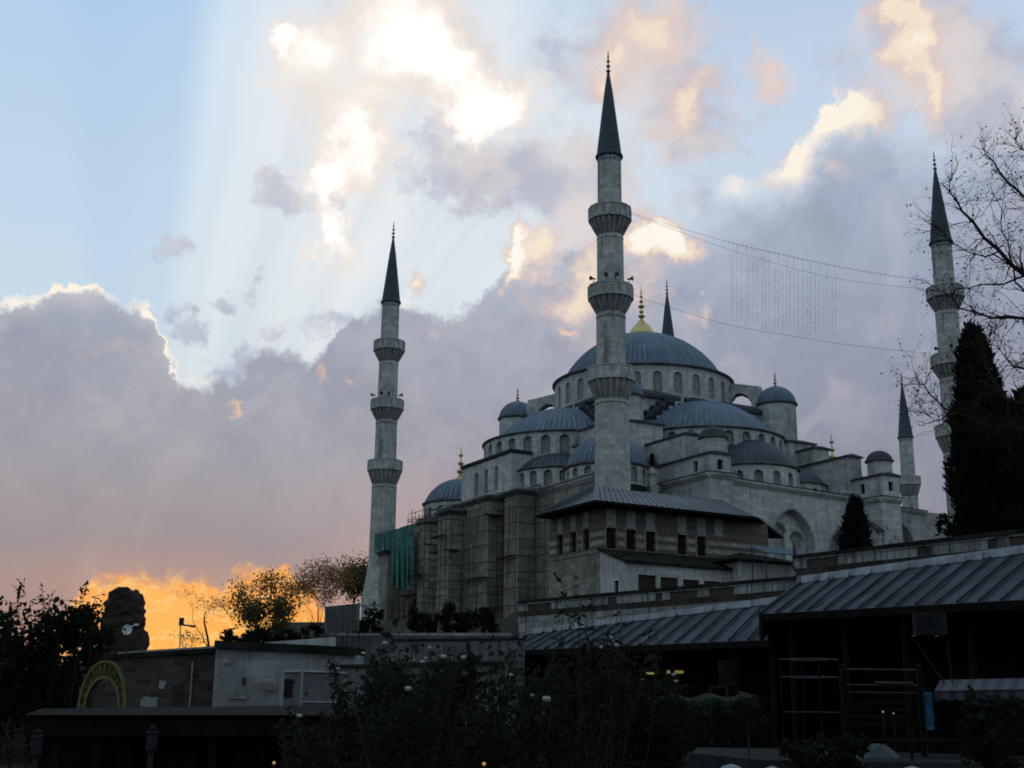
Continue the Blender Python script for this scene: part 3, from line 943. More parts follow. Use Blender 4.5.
# flying buttresses between the drum and the turrets
for a in (-45, 135):
    m = MB(MF); ca, sa_ = math.cos(R(a)), math.sin(R(a))
    def fp(r, z, s): return (c0[0] + r * ca - s * sa_, c0[1] + r * sa_ + s * ca, z)
    prof = [(11.6, 43.1), (16.0, 42.3), (16.3, 41.2), (17.4, 41.0), (17.4, 37.6), (14.6, 37.6), (14.6, 40.4), (14.1, 41.2), (13.3, 41.6), (12.6, 41.5), (12.1, 40.9), (11.6, 40.2)]
    m.loft([[fp(r, z, 0.9) for r, z in prof], [fp(r, z, -0.9) for r, z in prof]])
    m.build('flying_buttress', 'ashlar', mosque)

# weight piers stepping down towards the facades: walls, sloping lead copings
def pier(u0, u1, v0, v1, z0, z1, rise=0.5, over=0.22, opening=None, mat='ashlar', name='pier'):
    m = MB(MF)
    um = (u0 + u1) / 2
    ops = []
    if opening: ops = [((u1 - u0) / 2, z0 + opening[0], opening[1], opening[2], 'square')]
    m.wall((u0, v0), (u1, v0), z0, z1, ops, 0.4)
    side = []
    if opening and len(opening) > 3: side = [((v1 - v0) * opening[3], z0 + opening[0], opening[1], opening[2] * 1.1, 'square')]
    m.wall((u0, v1), (u0, v0), z0, z1, side, 0.4)
    m.wall((u1, v0), (u1, v1), z0, z1); m.wall((u1, v1), (u0, v1), z0, z1)
    p = m.build(name, mat, mosque)
    for o in ops:
        q = MB(MF); q.pane((u0, v0), (u1, v0), o, 0.37); q.build('opening', 'dark_opening', p)
    for o in side:
        q = MB(MF); q.pane((u0, v1), (u0, v0), o, 0.37); q.build('opening', 'dark_opening', p)
    q = MB(MF)
    a, b, c_, d = u0 - over, u1 + over, v0 - over, v1 + over
    q.loft([[(a, c_, z1), (b, c_, z1), (b, d, z1), (a, d, z1)], [(a, c_, z1 + .2), (b, c_, z1 + .2), (b, d, z1 + .2), (a, d, z1 + .2)],
            [(um - .05, c_ + rise * 1.2, z1 + .2 + rise), (um + .05, c_ + rise * 1.2, z1 + .2 + rise), (um + .05, d, z1 + .2 + rise), (um - .05, d, z1 + .2 + rise)]])
    q.build('coping', 'dark_lead', p)
    return p


def small_turret(u, v, z):
    m = MB(MF); m.lathe((u, v, 0), [(1.6, z), (1.55, z + 1.85)], 8, R(22.5), R(382.5), smooth=False)
    t = m.build('turret', 'ashlar', mosque)
    ring_cornice(t, (u, v), 1.55, z + 1.8, 0.22, 0.2, 16)
    dome(t, (u, v), 1.6, z + 2.05, 1.25, 12, 'dark_lead', rb=0.05, n=6)


pier(-12.75, -9.85, -29.4, -17.5, 25.6, 27.75, 0.35, opening=(0.5, 0.8, 1.1, 0.78))
small_turret(-11.0, -27.9, 27.9)
pier(-12.7, -10.55, -24.9, -13.0, 26.0, 30.7, 0.35, opening=None)
pier(-15.0, -10.2, -17.4, -13.0, 26.0, 33.4, 0.25)
pier(12.85, 15.6, -29.4, -17.5, 25.4, 27.9, 0.35, opening=(0.7, 0.8, 1.1, 0.72))
small_turret(14.6, -27.4, 28.05)
pier(12.3, 14.6, -24.4, -13.0, 26.0, 30.9, 0.35)
pier(12.75, 15.3, -18.2, -12.0, 26.0, 33.1, 0.25, opening=(1.6, .8, 1.6))
pier(11.5, 16.0, -15.0, -9.0, 26.0, 34.4, 0.2)
# the same piers over the left facade
pier(-17.4, -12.5, -14.8, -10.2, 26.0, 33.2, 0.25)
pier(-18.6, -13.0, -12.9, -10.8, 25.6, 31.0, 0.3)
# dark slit in the side of the near upper pier
m = MB(MF); m.bx(-13.24, -13.1, -19.6, -18.9, 27.9, 29.4); m.build('opening', 'dark_opening', mosque)

# corner domes of the prayer hall
for (cu, cv, Rw, z0, z1, hh, fin) in ((-18.7, -18.2, 4.75, 24.8, 27.0, 3.9, 0), (-18.8, 18.7, 5.0, 25.3, 27.9, 3.6, 1.7), (16.7, -17.3, 4.7, 24.8, 27.4, 3.9, 1.5), (18, 18, 4.7, 24.8, 27.4, 3.9, 0)):
    w = drum_ring(mosque, (cu, cv), Rw, z0, z1, 16, R(-5), R(355), (0.25, 0.95, 1.75, 'round') if cu < 0 else None, skip=(0, 1, 2, 3, 14, 15) if cv < 0 else (0, 1, 2, 3, 4, 5, 14, 15), name='corner_drum', depth=.35)
    ring_cornice(w, (cu, cv), Rw, z1 - .05, 0.28, 0.28, 32)
    d = dome(mosque, (cu, cv), Rw - .05, z1 + .2, hh, 44, rb=0.07, name='corner_dome')
    if fin: finial(d, (cu, cv), z1 + hh + .1, fin * 1.25, 'gold')

# prayer hall: left (qibla) facade
LW = -24.5
hall = MB(MF)
hall.bx(LW + .6, 23.0, -20.0, 25.5, GZ - 1, 25.2)
hall.bx(-9.0, 22.5, -22.5, -19, GZ - 1, 25.2)
hall.build('hall_core', 'ashlar', mosque)
m = MB(MF)
tall = [(25.6 - 11.8 + 0, 0, 0, 0)]
ops = []
for v in (-7.6, -1.6, 0.4, 2.4, 9.2, 18.5):
    ops.append((26.0 - v, 15.5, 1.0, 7.2, 'round'))
for v in (-16.5, 20.6):
    ops.append((26.0 - v, 12.0, 1.3, 3.0, 'square'))
m.wall((LW, 26.0), (LW, -26.0), GZ - 1, 25.4, ops, 0.45)
m.wall((-21.5, -20.6), (-12.7, -20.6), GZ - 1, 24.9); m.wall((LW, -26), (-21.5, -26), GZ - 1, 25.4); m.wall((-21.5, -26), (-21.5, -20.6), GZ - 1, 25.4)
m.poly([(LW, -26, 25.4), (-21.5, -26, 25.4), (-21.5, -20, 25.4), (LW, -20, 25.4)])
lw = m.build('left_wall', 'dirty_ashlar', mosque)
for o in ops:
    q = MB(MF); q.pane((LW, 26.0), (LW, -26.0), o, 0.42); q.build('window', 'lattice' if o[4] == 'round' else 'dark_opening', lw)


def cornice_run(parent, pts, z, out=0.45, h=0.55, mat='cornice_dark', lip='ashlar'):
    """straight mouldings along a list of plan points, outside on the right-hand side"""
    for (p0, p1) in zip(pts[:-1], pts[1:]):
        a = Vector((p0[0], p0[1], 0)); b = Vector((p1[0], p1[1], 0)); t = (b - a).normalized(); n = Vector((t.y, -t.x, 0))
        def sec(q): return [q - n * .15 + Vector((0, 0, z)), q + n * .1 + Vector((0, 0, z)), q + n * out + Vector((0, 0, z + h * .7)), q + n * out + Vector((0, 0, z + h)), q - n * .15 + Vector((0, 0, z + h + .15))]
        m = MB(MF); m.loft([sec(a), sec(b)]); co = m.build('cornice', 'ashlar' if mat == 'cornice_dark' else mat, parent)
        # the lead sheet that covers the moulding
        def lip(q): return [q - n * .2 + Vector((0, 0, z + h + .16)), q + n * (out + .06) + Vector((0, 0, z + h + .01)), q + n * (out + .06) + Vector((0, 0, z + h + .12)), q - n * .2 + Vector((0, 0, z + h + .27))]
        m = MB(MF); m.loft([lip(a - t * .04), lip(b + t * .04)]); m.build('lead_edge', 'dark_lead', co)


cornice_run(lw, [(LW, 16.5), (LW, -12.8)], 24.9, 0.5)
cornice_run(lw, [(LW, -12.8), (LW, -26.0)], 24.3, 0.5)
# centre bay above the mihrab, standing over the cornice
m = MB(MF)
bops = [(6.8 + 0.3 - v, 26.5, 0.95, 3.1, 'round') for v in (-2.2, 0.4, 3.0)]
m.wall((-24.45, 7.1), (-24.45, -6.0), 25.8, 30.7, bops, 0.4)
m.wall((-24.45, -6.0), (-21.6, -6.0), 25.8, 30.7)
m.wall((-21.6, 7.1), (-24.45, 7.1), 25.8, 30.7)
m.poly([(-24.45, 7.1, 30.7), (-24.45, -6, 30.7), (-21.6, -6, 30.7), (-21.6, 7.1, 30.7)])
bay = m.build('mihrab_bay', 'ashlar', mosque)
for o in bops:
    q = MB(MF); q.pane((-24.45, 7.1), (-24.45, -6.0), o, .37); q.build('window', 'lattice', bay)
cornice_run(bay, [(-24.45, 7.1), (-24.45, -6.0), (-21.6, -6.0)], 30.6, 0.25, 0.3, 'dark_lead')

# tall buttresses of the left facade
for (v0, v1, u_out, top) in ((-12.4, -9.1, -27.0, 24.4), (-5.1, 6.0, -27.0, 24.7), (0.8, 4.0, -29.2, 23.6), (11.2, 15.4, -27.2, 24.2), (25.0, 28.8, -26.6, 21.4)):
    m = MB(MF)
    if v0 == 11.2:
        # the rounded one
        ring = [(-24.6, v0)] + [(-25.2 - 2.0 * math.sin(pi * k / 12), (v0 + v1) / 2 - 2.1 * math.cos(pi * k / 12)) for k in range(13)] + [(-24.6, v1)]
        m.prism(list(reversed(ring)), GZ - 1, top)
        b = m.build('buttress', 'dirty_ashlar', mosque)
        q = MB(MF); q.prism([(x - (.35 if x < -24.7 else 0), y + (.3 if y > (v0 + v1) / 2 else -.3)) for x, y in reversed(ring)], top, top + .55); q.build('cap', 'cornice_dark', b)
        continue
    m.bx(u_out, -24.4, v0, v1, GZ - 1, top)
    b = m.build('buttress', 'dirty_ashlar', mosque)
    q = MB(MF)
    q.loft([[(u_out - .1, v0 - .1, top), (-24.4, v0 - .1, top), (-24.4, v1 + .1, top), (u_out - .1, v1 + .1, top)], [(u_out - .45, v0 - .45, top + .4), (-24.4, v0 - .45, top + .4), (-24.4, v1 + .45, top + .4), (u_out - .45, v1 + .45, top + .4)],
            [(u_out - .45, v0 - .45, top + .6), (-24.4, v0 - .45, top + .6), (-24.4, v1 + .45, top + .6), (u_out - .45, v1 + .45, top + .6)], [(-24.6, v0 + .4, top + 1.2), (-24.4, v0 + .4, top + 1.2), (-24.4, v1 - .4, top + 1.2), (-24.6, v1 - .4, top + 1.2)]])
    q.build('cap', 'cornice_dark', b)

# right facade: wall with great pointed arches
f0, f1 = Vector((-9.9, -27.7)), Vector((25.2, -24.3))
fl = (f1 - f0).length
def fu(u): return (u - f0.x) / (f1.x - f0.x) * fl
aops = [(fu(1.1), 10.0, 6.9, 13.2, 'pointed'), (fu(9.9), 10.0, 5.8, 12.0, 'pointed'), (fu(19.4), 10.0, 7.0, 13.6, 'pointed')]
m = MB(MF)
m.wall(f0, f1, GZ - 1, 25.2, aops, 1.1)
rw = m.build('right_wall', 'ashlar', mosque)
# arch voussoir bands
for (uc, zb, w, h, kind) in aops:
    ln = arch_line(uc, zb, w, h, kind); lo = arch_line(uc, zb, w + 0.5, h + 0.3, kind)
    t = (f1 - f0) / fl; n = Vector((t.y, -t.x))
    def fp2(u, z, d): q = f0 + t * u + n * d; return (q.x, q.y, z)
    q = MB(MF)
    for k in range(len(ln) - 1):
        a, b, c_, d = ln[k], ln[k + 1], lo[k + 1], lo[k]
        q.loft([[fp2(*a, -.05), fp2(*b, -.05), fp2(*c_, -.05), fp2(*d, -.05)], [fp2(*a, .06), fp2(*b, .06), fp2(*c_, .06), fp2(*d, .06)]])
    q.build('arch_band', 'corbel_stone', rw)
    # recessed field with lattice windows
    g0 = f0 - n * 1.1 + t * (uc - w / 2); g1 = f0 - n * 1.1 + t * (uc + w / 2)
    wl = (g1 - g0).length
    wops = [(wl * .34, zb + 6.2, 1.7, 5.2 * h / 13.2, 'round'), (wl * .74, zb + 6.2, 1.6, 4.4 * h / 13.2, 'round')]
    q = MB(MF); q.wall(g0, g1, zb, zb + h, wops, .3); fld = q.build('arch_field', 'ashlar', rw)
    for o in wops:
        q = MB(MF); q.pane(g0, g1, o, .27); q.build('window', 'lattice', fld)
        la = arch_line(o[0], o[1], o[2] + .1, o[3] + .05, 'round'); lb = arch_line(o[0], o[1], o[2] + .55, o[3] + .32, 'round')
        def fp3(u, z, d): v_ = g0 + t * u + n * d; return (v_.x, v_.y, z)
        q = MB(MF)
        for k in range(len(la) - 1):
            q.loft([[fp3(*la[k], -.03), fp3(*la[k + 1], -.03), fp3(*lb[k + 1], -.03), fp3(*lb[k], -.03)], [fp3(*la[k], .05), fp3(*la[k + 1], .05), fp3(*lb[k + 1], .05), fp3(*lb[k], .05)]])
        q.build('tracery', 'cornice_dark', fld)
cornice_run(rw, [tuple(f0), tuple(f0 + (f1 - f0) * .585)], 25.0, 0.5, 0.6, 'cornice_dark')
cornice_run(rw, [tuple(f0 + (f1 - f0) * .585), tuple(f1)], 24.7, 0.4, 0.5, 'cornice_dark')
m = MB(MF); m.bx(-9.6, 24.9, -24.2, -20, 24.0, 25.05); m.build('gallery_roof', 'dark_lead', mosque)
# lower shafts of the projecting piers, with the main cornice carried round them
for (u0, u1, top) in ((-12.95, -9.75, 25.0), (12.35, 15.35, 24.6)):
    m = MB(MF)
    m.wall((u0, -29.6), (u1, -29.6), GZ - 1, top); m.wall((u0, -19.5), (u0, -29.6), GZ - 1, top); m.wall((u1, -29.6), (u1, -20), GZ - 1, top)
    m.poly([(u0, -29.6, top + .2), (u1, -29.6, top + .2), (u1, -19.5, top + .2), (u0, -19.5, top + .2)])
    p = m.build('pier', 'ashlar', mosque)
    cornice_run(p, [(u0, -19.5), (u0, -29.6), (u1, -29.6), (u1, -24)], top, 0.45, 0.6, 'cornice_dark')
# cornice over the near corner of the hall
cornice_run(lw, [(-21.4, -20.6), (-12.9, -20.6)], 24.7, 0.4, 0.6)
m = MB(MF); m.bx(-24.4, -12.8, -20.5, -10, 24.3, 25.2); m.build('gallery_roof', 'dark_lead', mosque)
# balustrade in front of the right-hand piers
m = MB(MF)
for k in range(13):
    q0 = f0 + (f1 - f0) * ((9.9 + 9.9 + k * .42) / 35.1)
    m.box((q0.x, q0.y + .15, 25.0), (0.16, 0.16, 1.15))
qa = f0 + (f1 - f0) * (19.7 / 35.1); qb = f0 + (f1 - f0) * (25.2 / 35.1)
m.tube([(qa.x, qa.y + .15, 26.2), (qb.x, qb.y + .15, 26.2)], 0.12, 4)
m.build('balustrade', 'ashlar', mosque)
m = MB(MF)
for k in range(4):
    m.box((-9.4 + k * .5, -27.8, 25.7), (0.18, 0.18, 1.1))
m.build('balustrade', 'ashlar', mosque)
# pent roof on the flank of the right-hand pier
m = MB(MF)
m.loft([[(12.3, -29.4, 21.2), (12.3, -25.4, 23.6), (12.3, -25.4, 9), (12.3, -29.4, 9)], [(11.3, -29.4, 21.2), (11.3, -25.4, 23.6), (11.3, -25.4, 9), (11.3, -29.4, 9)]])
pr = m.build('lean_to', 'ashlar', mosque)
m = MB(MF)
m.loft([[(12.33, -29.8, 21.05), (12.33, -25.3, 23.7), (12.33, -25.3, 23.9), (12.33, -29.8, 21.25)], [(11.1, -29.8, 21.05), (11.1, -25.3, 23.7), (11.1, -25.3, 23.9), (11.1, -29.8, 21.25)]])
m.build('roof', 'dark_lead', pr)
# the hall end that reaches the right-hand minaret
# little domed chimney on the near roof edge
m = MB(MF)
m.box((-15.2, -22.0, 24.0), (1.0, 1.0, 1.0)); m.lathe((-15.2, -22.0, 25.0), [(.62, 0), (.62, .18), (.5, .2), (.5, 1.2), (.66, 1.3), (.62, 1.6), (.35, 2.0), (0, 2.15)], 12)
m.build('chimney', 'ashlar', mosque)

# courtyard wall beyond the hall
m = MB(MF)
m.wall((25.2, -24.3), (90, -24.3), GZ - 1, 25.2)
m.bx(25.3, 90, -24.0, -22.8, GZ - 1, 25.1)
cw = m.build('courtyard_wall', 'ashlar', mosque)


# ------------------------------------------------------------------ minarets
def minaret(u, v, label, dz=0.0, balconies=3, speakers=True, group='minarets of the mosque', flut=True):
    w = uv2w(u, v, GZ + min(0, dz) * 0)
    root = empty('minaret', (w.x, w.y, GZ), label, 'minaret', group)
    F0 = Matrix.Translation((w.x, w.y, dz))
    def rib(i): return 0.07 if i % 2 else -0.04
    # base and transition
    m = MB(F0)
    zb = GZ - 1 - dz
    m.lathe((0, 0, 0), [(2.75, zb), (2.65, 14.4), (2.78, 14.6), (2.72, 15.0), (1.92, 20.2)], 12, smooth=False)
    m.build('base', 'minaret_stone', root)
    levels = [(20.2, 31.9, 1.80, 1.72), (34.3, 41.4, 1.53, 1.50), (43.4, 50.3, 1.40, 1.36), (52.4, 59.6, 1.27, 1.22)]
    bal = [(31.9, 35.4, 1.72, 2.46), (41.4, 44.5, 1.50, 2.36), (50.3, 53.5, 1.36, 2.26)]
    if balconies == 2:
        levels = [(20.2, 39.8, 1.45, 1.38), (42.0, 51.0, 1.26, 1.2)]; bal = [(39.8, 43.5, 1.38, 2.1)]
    for (a, b, r0, r1) in levels:
        m = MB(F0); m.lathe((0, 0, 0), [(r0, a), (r1, b)], 32, smooth=False, rib=rib)
        m.lathe((0, 0, 0), [(r1 + .06, b - .5), (r1 + .12, b - .4), (r1 + .06, b - .25)], 24)
        m.build('shaft', 'minaret_stone', root)
    for bi, (a, b, r0, r1) in enumerate(bal):
        m = MB(F0); ph = b - 1.25
        h = ph - a
        prof = [(r0, a), (r0 + (r1 - r0) * .28, a + h * .22), (r0 + (r1 - r0) * .30, a + h * .24), (r0 + (r1 - r0) * .58, a + h * .48), (r0 + (r1 - r0) * .62, a + h * .50), (r0 + (r1 - r0) * .92, a + h * .82), (r1 + .02, a + h * .86)]
        m.lathe((0, 0, 0), prof, 80, smooth=False, rib=lambda i: (-0.27 if i % 4 in (0, 1) else 0.03))
        bm_ = m.build('balcony', 'corbel_stone', root)
        m = MB(F0)
        m.lathe((0, 0, 0), [(r1 - .3, a + h * .86), (r1 + .1, a + h * .87), (r1 + .12, ph + .02), (r1, ph + .05), (r1, b - .18), (r1 + .07, b - .16), (r1 + .07, b), (r1 - .16, b), (r1 - .16, ph), (r0 - .2, ph)], 16, smooth=False)
        for k in range(16):
            t = 2 * pi * k / 16
            m.box(((r1 + .01) * math.cos(t), (r1 + .01) * math.sin(t), ph + .05), (.2, .16, 1.18), t)
        m.build('parapet', 'minaret_stone', bm_)
    if speakers and balconies == 3:
        for k, az_ in enumerate((-150, -105, -80, -30)):
            t = R(az_)
            m = MB(F0)
            q = Vector((2.2 * math.cos(t), 2.2 * math.sin(t), 44.5)); d = Vector((math.cos(t), math.sin(t), 0))
            m.tube([q, q + Vector((0, 0, .5))], 0.04, 5)
            m.tube([q + Vector((0, 0, .55)) - d * .25, q + Vector((0, 0, .55)) + d * .1, q + Vector((0, 0, .55)) + d * .4], [.08, .1, .26], 8)
            m.build('loudspeaker', 'speaker_grey', root)
    ct = 59.6 if balconies == 3 else 51.0
    rc = 1.22 if balconies == 3 else 1.2
    tip = ct + 10.4
    m = MB(F0); m.lathe((0, 0, 0), [(rc + .02, ct - .75), (rc + .05, ct - .1)], 24); m.build('tile_band', 'blue_tile', root)
    m = MB(F0)
    m.lathe((0, 0, 0), [(rc - .1, ct - .12), (rc + .30, ct - .08), (rc + .32, ct + .12), (rc + .16, ct + .35), (.5, tip - 2.6), (.13, tip)], 16, smooth=False)
    sp = m.build('spire', 'spire_lead', root)
    m = MB(F0); m.lathe((0, 0, 0), ball_profile(tip - .1, [(.27, .2, .05), (.24, .2, .2), (.2, .18, .25), (.12, .14, .2)], .8), 10)
    m.build('finial', 'old_brass', root)
    # paired crescent horns
    return root


minaret(-25.6, -29.6, 'tallest looking minaret, in front of the great dome at the near corner of the mosque')
minaret(-25.6, 29.6, 'minaret alone against open sky at the left end of the scaffolded facade')
minaret(25.9, -29.6, 'minaret half hidden behind the tall dark cypress')
minaret(25.6, 29.6, 'minaret whose dark spire alone shows behind the main dome', speakers=False)
minaret(80.2, 29.6, 'small distant minaret over the courtyard wall, left of the cypress', balconies=2)

# ------------------------------------------------------------------ terraces
def terrace(name, front, z_front, z_back, back_y=420.0, run=30.0, mat='terrace_ground'):
    m = MB()
    lo = [(p[0], p[1], -4.0) for p in front]; f = [(p[0], p[1], z_front) for p in front]
    k = [(p[0] * 1.05, p[1] + run, z_back) for p in front]; b = [(p[0] * 2.2, back_y, z_back) for p in front]
    for r0, r1 in ((lo, f), (f, k), (k, b)):
        for i in range(len(front) - 1):
            m.poly([r0[i], r0[i + 1], r1[i + 1], r1[i]])
    return tag(m.build(name, mat), kind='structure')


terrace('mosque_terrace', [(-22, 104), (-2.5, 100), (-0.4, 96), (0.9, 81.5), (15.4, 63.2), (22.4, 48.5), (34, 28), (120, 10)], 5.2, GZ, run=24)
terrace('lower_terrace', [(-160, 68), (-24, 68), (-17.8, 67), (-8, 67.5), (-2.8, 71), (-1.2, 94)], 0.8, 3.6, back_y=130, run=32)

# ------------------------------------------------------------------ imperial pavilion beside the mosque
PB = uv2w(-26, -38, GZ)
pav = empty('pavilion', tuple(PB), 'two storey pavilion of striped brick and stone under a wide hipped lead roof', 'building')
WU, WV = -35.4, -42.5
z0, zs, zt = GZ - .5, 14.4, 18.1
m = MB(MF)
rops = []
for u in (-34.45, -32.3, -30.15, -26.6, -24.35):
    rops.append((u - WU, zs + .02, 1.08, 1.85, 'square'))
lops = [(-35.0 - v_ if False else (-33.3 - v_), zs + .1, 1.05, 1.9, 'square') for v_ in (-35.3, -37.65, -39.85)]
m.wall((WU, WV), (-16.3, WV), z0, zt, rops, 0.3)
m.wall((WU, -33.3), (WU, WV), z0, zt, lops, 0.3)
m.wall((-16.3, WV), (-12.5, -34.5), z0, zt)
m.wall((-12.5, -34.5), (WU, -33.3), z0, zt)
pw = m.build('wall', 'striped_masonry', pav)
for (p0, p1, lst) in (((WU, WV), (-16.3, WV), rops), ((WU, -33.3), (WU, WV), lops)):
    for o in lst:
        q = MB(MF); q.pane(p0, p1, o, .26); w_ = q.build('window', 'dark_opening', pw)
        # stone surround, 4 cm proud
        a = Vector(p0); b = Vector(p1); t = (b - a).normalized(); n = Vector((t.y, -t.x))
        q = MB(MF)
        for (c_, zz, ww, hh) in ((o[0] - o[2] / 2 - .08, o[1] - .1, .16, o[3] + .2), (o[0] + o[2] / 2 + .08, o[1] - .1, .16, o[3] + .2), (o[0], o[1] - .14, o[2] + .3, .14), (o[0], o[1] + o[3], o[2] + .3, .14)):
            c = a + t * c_ + n * 0.0
            q.box((c.x, c.y, zz), (ww, .08, hh), math.atan2(t.y, t.x))
        q.build('surround', 'dirty_ashlar', pw)
# upper grilles
ups = [(-34.45, 0), (-32.3, 0), (-30.15, 0), (-26.6, 0), (-24.35, 0), (-22.3, 0)]
for u, _ in ups:
    q = MB(MF); q.bx(u - .5, u + .5, WV - .05, WV + .1, 16.42, 18.05); q.build('upper_window', 'lattice', pw)
for v_ in (-35.3, -37.65, -39.85):
    q = MB(MF); q.bx(WU - .05, WU + .1, v_ - .45, v_ + .45, 16.55, 18.0); q.build('upper_window', 'lattice', pw)
# string course and plain lower storey
m = MB(MF)
m.bx(WU - .14, -16.2, WV - .14, WV + .1, zs - .35, zs - .1); m.bx(WU - .14, WU + .1, WV + .1, -33.3, zs - .35, zs - .1)
m.build('string_course', 'dirty_ashlar', pav)
m = MB(MF)
m.wall((WU - .06, WV - .06), (-16.2, WV - .06), z0, zs - .36); m.wall((WU - .06, -33.3), (WU - .06, WV - .06), z0, zs - .36, [(4.9, 10.3, .9, 2.4, 'round')], .2)
lo_ = m.build('lower_wall', 'dirty_ashlar', pav)
q = MB(MF); q.pane((WU - .06, -33.3), (WU - .06, WV - .06), (4.9, 10.3, .9, 2.4, 'round'), .18); q.build('window', 'lattice', lo_)
# hipped roof
eave = [(-37.3, -44.3), (-18.9, -44.3), (-8.2, -35.4), (-11.0, -33.6), (-37.3, -33.6)]
ridge = [(-33.6, -38.5), (-18.5, -38.8), (-14.5, -36.3), (-14.8, -35.8), (-33.6, -37.5)]
m = MB(MF)
ze, zr = 18.3, 20.7
# the rolls of the lead are modelled as narrow bars
for i in range(5):
    j = (i + 1) % 5
    a, b, c, d = (*eave[i], ze), (*eave[j], ze), (*ridge[j], zr), (*ridge[i], zr)
    m.poly([a, b, c, d])
m.poly([(*p, zr) for p in ridge])
rf = m.build('roof', 'grey_lead', pav)
m = MB(MF)
for i in (0, 4):
    j = (i + 1) % 5
    n = 30 if i == 0 else 18
    for k in range(1, n):
        t = k / n
        a = Vector((*eave[i], ze)).lerp(Vector((*eave[j], ze)), t); b = Vector((*ridge[i], zr)).lerp(Vector((*ridge[j], zr)), t)
        m.tube([a + Vector((0, 0, .03)), b + Vector((0, 0, .03))], 0.045, 4, cap=False)
m.build('lead_rolls', 'dark_lead', rf)
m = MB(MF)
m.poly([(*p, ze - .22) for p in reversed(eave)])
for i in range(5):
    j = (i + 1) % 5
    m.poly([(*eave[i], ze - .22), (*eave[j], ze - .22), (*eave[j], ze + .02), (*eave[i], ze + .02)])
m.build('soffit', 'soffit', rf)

# white lean-to in front of the pavilion
AN = uv2w(-28, -44.5, GZ)
ann = empty('annex', tuple(AN), 'low whitewashed lean-to with brown shuttered windows in front of the striped pavilion', 'building')
AV = -46.4
m = MB(MF)
aw = []
for u0, u1, h in ((-34.3, -32.4, 1.35), (-31.95, -30.05, 1.15), (-29.5, -27.7, 1.0), (-27.2, -25.3, 1.0)):
    aw.append(((u0 + u1) / 2 + 35.7, 10.45 + (1.35 - h) * .6, u1 - u0, h, 'square'))
m.wall((-35.7, AV), (-21.0, AV), GZ - 1.5, 12.8, aw, .25)
m.wall((-35.7, -42.6), (-35.7, AV), GZ - 1.5, 12.8, [(2.55, 10.2, .75, 1.1, 'square')], .25)
m.poly([(-35.7, -42.6, 12.8), (-35.7, AV, 12.8), (-35.7, -42.6, 14.1)])
m.wall((-21.0, AV), (-21.0, -42.6), GZ - 1.5, 12.8)
w_ = m.build('wall', 'limewash', ann)
for o in aw:
    q = MB(MF); q.pane((-35.7, AV), (-21.0, AV), o, .2); q.build('shutter', 'shutter', w_)
q = MB(MF); q.pane((-35.7, -42.6), (-35.7, AV), (2.55, 10.2, .75, 1.1, 'square'), .2); sw = q.build('window', 'dark_opening', w_)
q = MB(MF)
for (y, zz, wy, hh) in ((-45.6, 10.1, .1, 1.3), (-44.7, 10.1, .1, 1.3), (-45.15, 10.1, 1.0, .1), (-45.15, 11.3, 1.0, .1)):
    q.box((-35.72, y, zz), (.08, wy, hh))
q.build('window_frame', 'white_paint', w_)
m = MB(MF)
m.loft([[(-36.0, AV - .35, 12.72), (-20.7, AV - .35, 12.72), (-20.7, -42.6, 14.15), (-36.0, -42.6, 14.15)], [(-36.0, AV - .35, 12.92), (-20.7, AV - .35, 12.92), (-20.7, -42.6, 14.35), (-36.0, -42.6, 14.35)]])
m.build('roof', 'moss_cap', ann)

sh = empty('shed', tuple(uv2w(-20.5, -47, GZ)), 'small stained white shed with a dark hipped roof beside the lean-to', 'shed')
m = MB(MF)
m.wall((-24.2, -47.6), (-16.9, -47.6), GZ - 2, 13.6); m.wall((-24.2, -44.5), (-24.2, -47.6), GZ - 2, 13.6); m.wall((-16.9, -47.6), (-16.9, -44.5), GZ - 2, 13.6)
m.build('wall', 'limewash', sh)
m = MB(MF)
m.loft([[(-25.2, -48.2, 13.5), (-16.5, -48.2, 13.5), (-16.5, -44.2, 13.5), (-25.2, -44.2, 13.5)], [(-25.2, -48.2, 13.65), (-16.5, -48.2, 13.65), (-16.5, -44.2, 13.65), (-25.2, -44.2, 13.65)], [(-22.9, -46.3, 14.5), (-20.5, -46.3, 14.4), (-20.5, -46.1, 14.4), (-22.9, -46.1, 14.5)]])
m.build('roof', 'moss_cap', sh)
# tarpaulin canopy by the great arch, with a furled red parasol
cp = at(792, 552, 112)
can = empty('canopy', (cp.x, cp.y, GZ), 'faded blue tarpaulin canopy under the great pointed arch', 'canopy')
m = MB(); L = Vector((.87, .49, 0)); Q = Vector((-.49, .87, 0)); b = Vector((cp.x, cp.y, 0))
m.loft([[b - L * 3.2 + Vector((0, 0, 13.9)), b + L * 3.2 + Vector((0, 0, 13.9)), b + L * 3.2 + Q * 2 + Vector((0, 0, 14.7)), b - L * 3.2 + Q * 2 + Vector((0, 0, 14.7))], [b - L * 3.2 + Vector((0, 0, 14)), b + L * 3.2 + Vector((0, 0, 14)), b + L * 3.2 + Q * 2 + Vector((0, 0, 14.8)), b - L * 3.2 + Q * 2 + Vector((0, 0, 14.8))]])
m.build('sheet', 'blue_tarp', can)
for sx in (-3, 3):
    for k in (0.1, 1.9):
        m = MB(); q = b + L * sx + Q * k; m.tube([(q.x, q.y, GZ), (q.x, q.y, 13.9 + .37 * k)], .06, 6); m.build('post', 'dark_metal', can)
pp = at(795, 560, 100)
par = empty('parasol', (pp.x, pp.y, 8.0), 'furled red parasol standing behind the terrace wall', 'parasol')
m = MB(); m.tube([(pp.x, pp.y, 8.0), (pp.x, pp.y, 13.6)], .04, 6); m.build('pole', 'dark_metal', par)
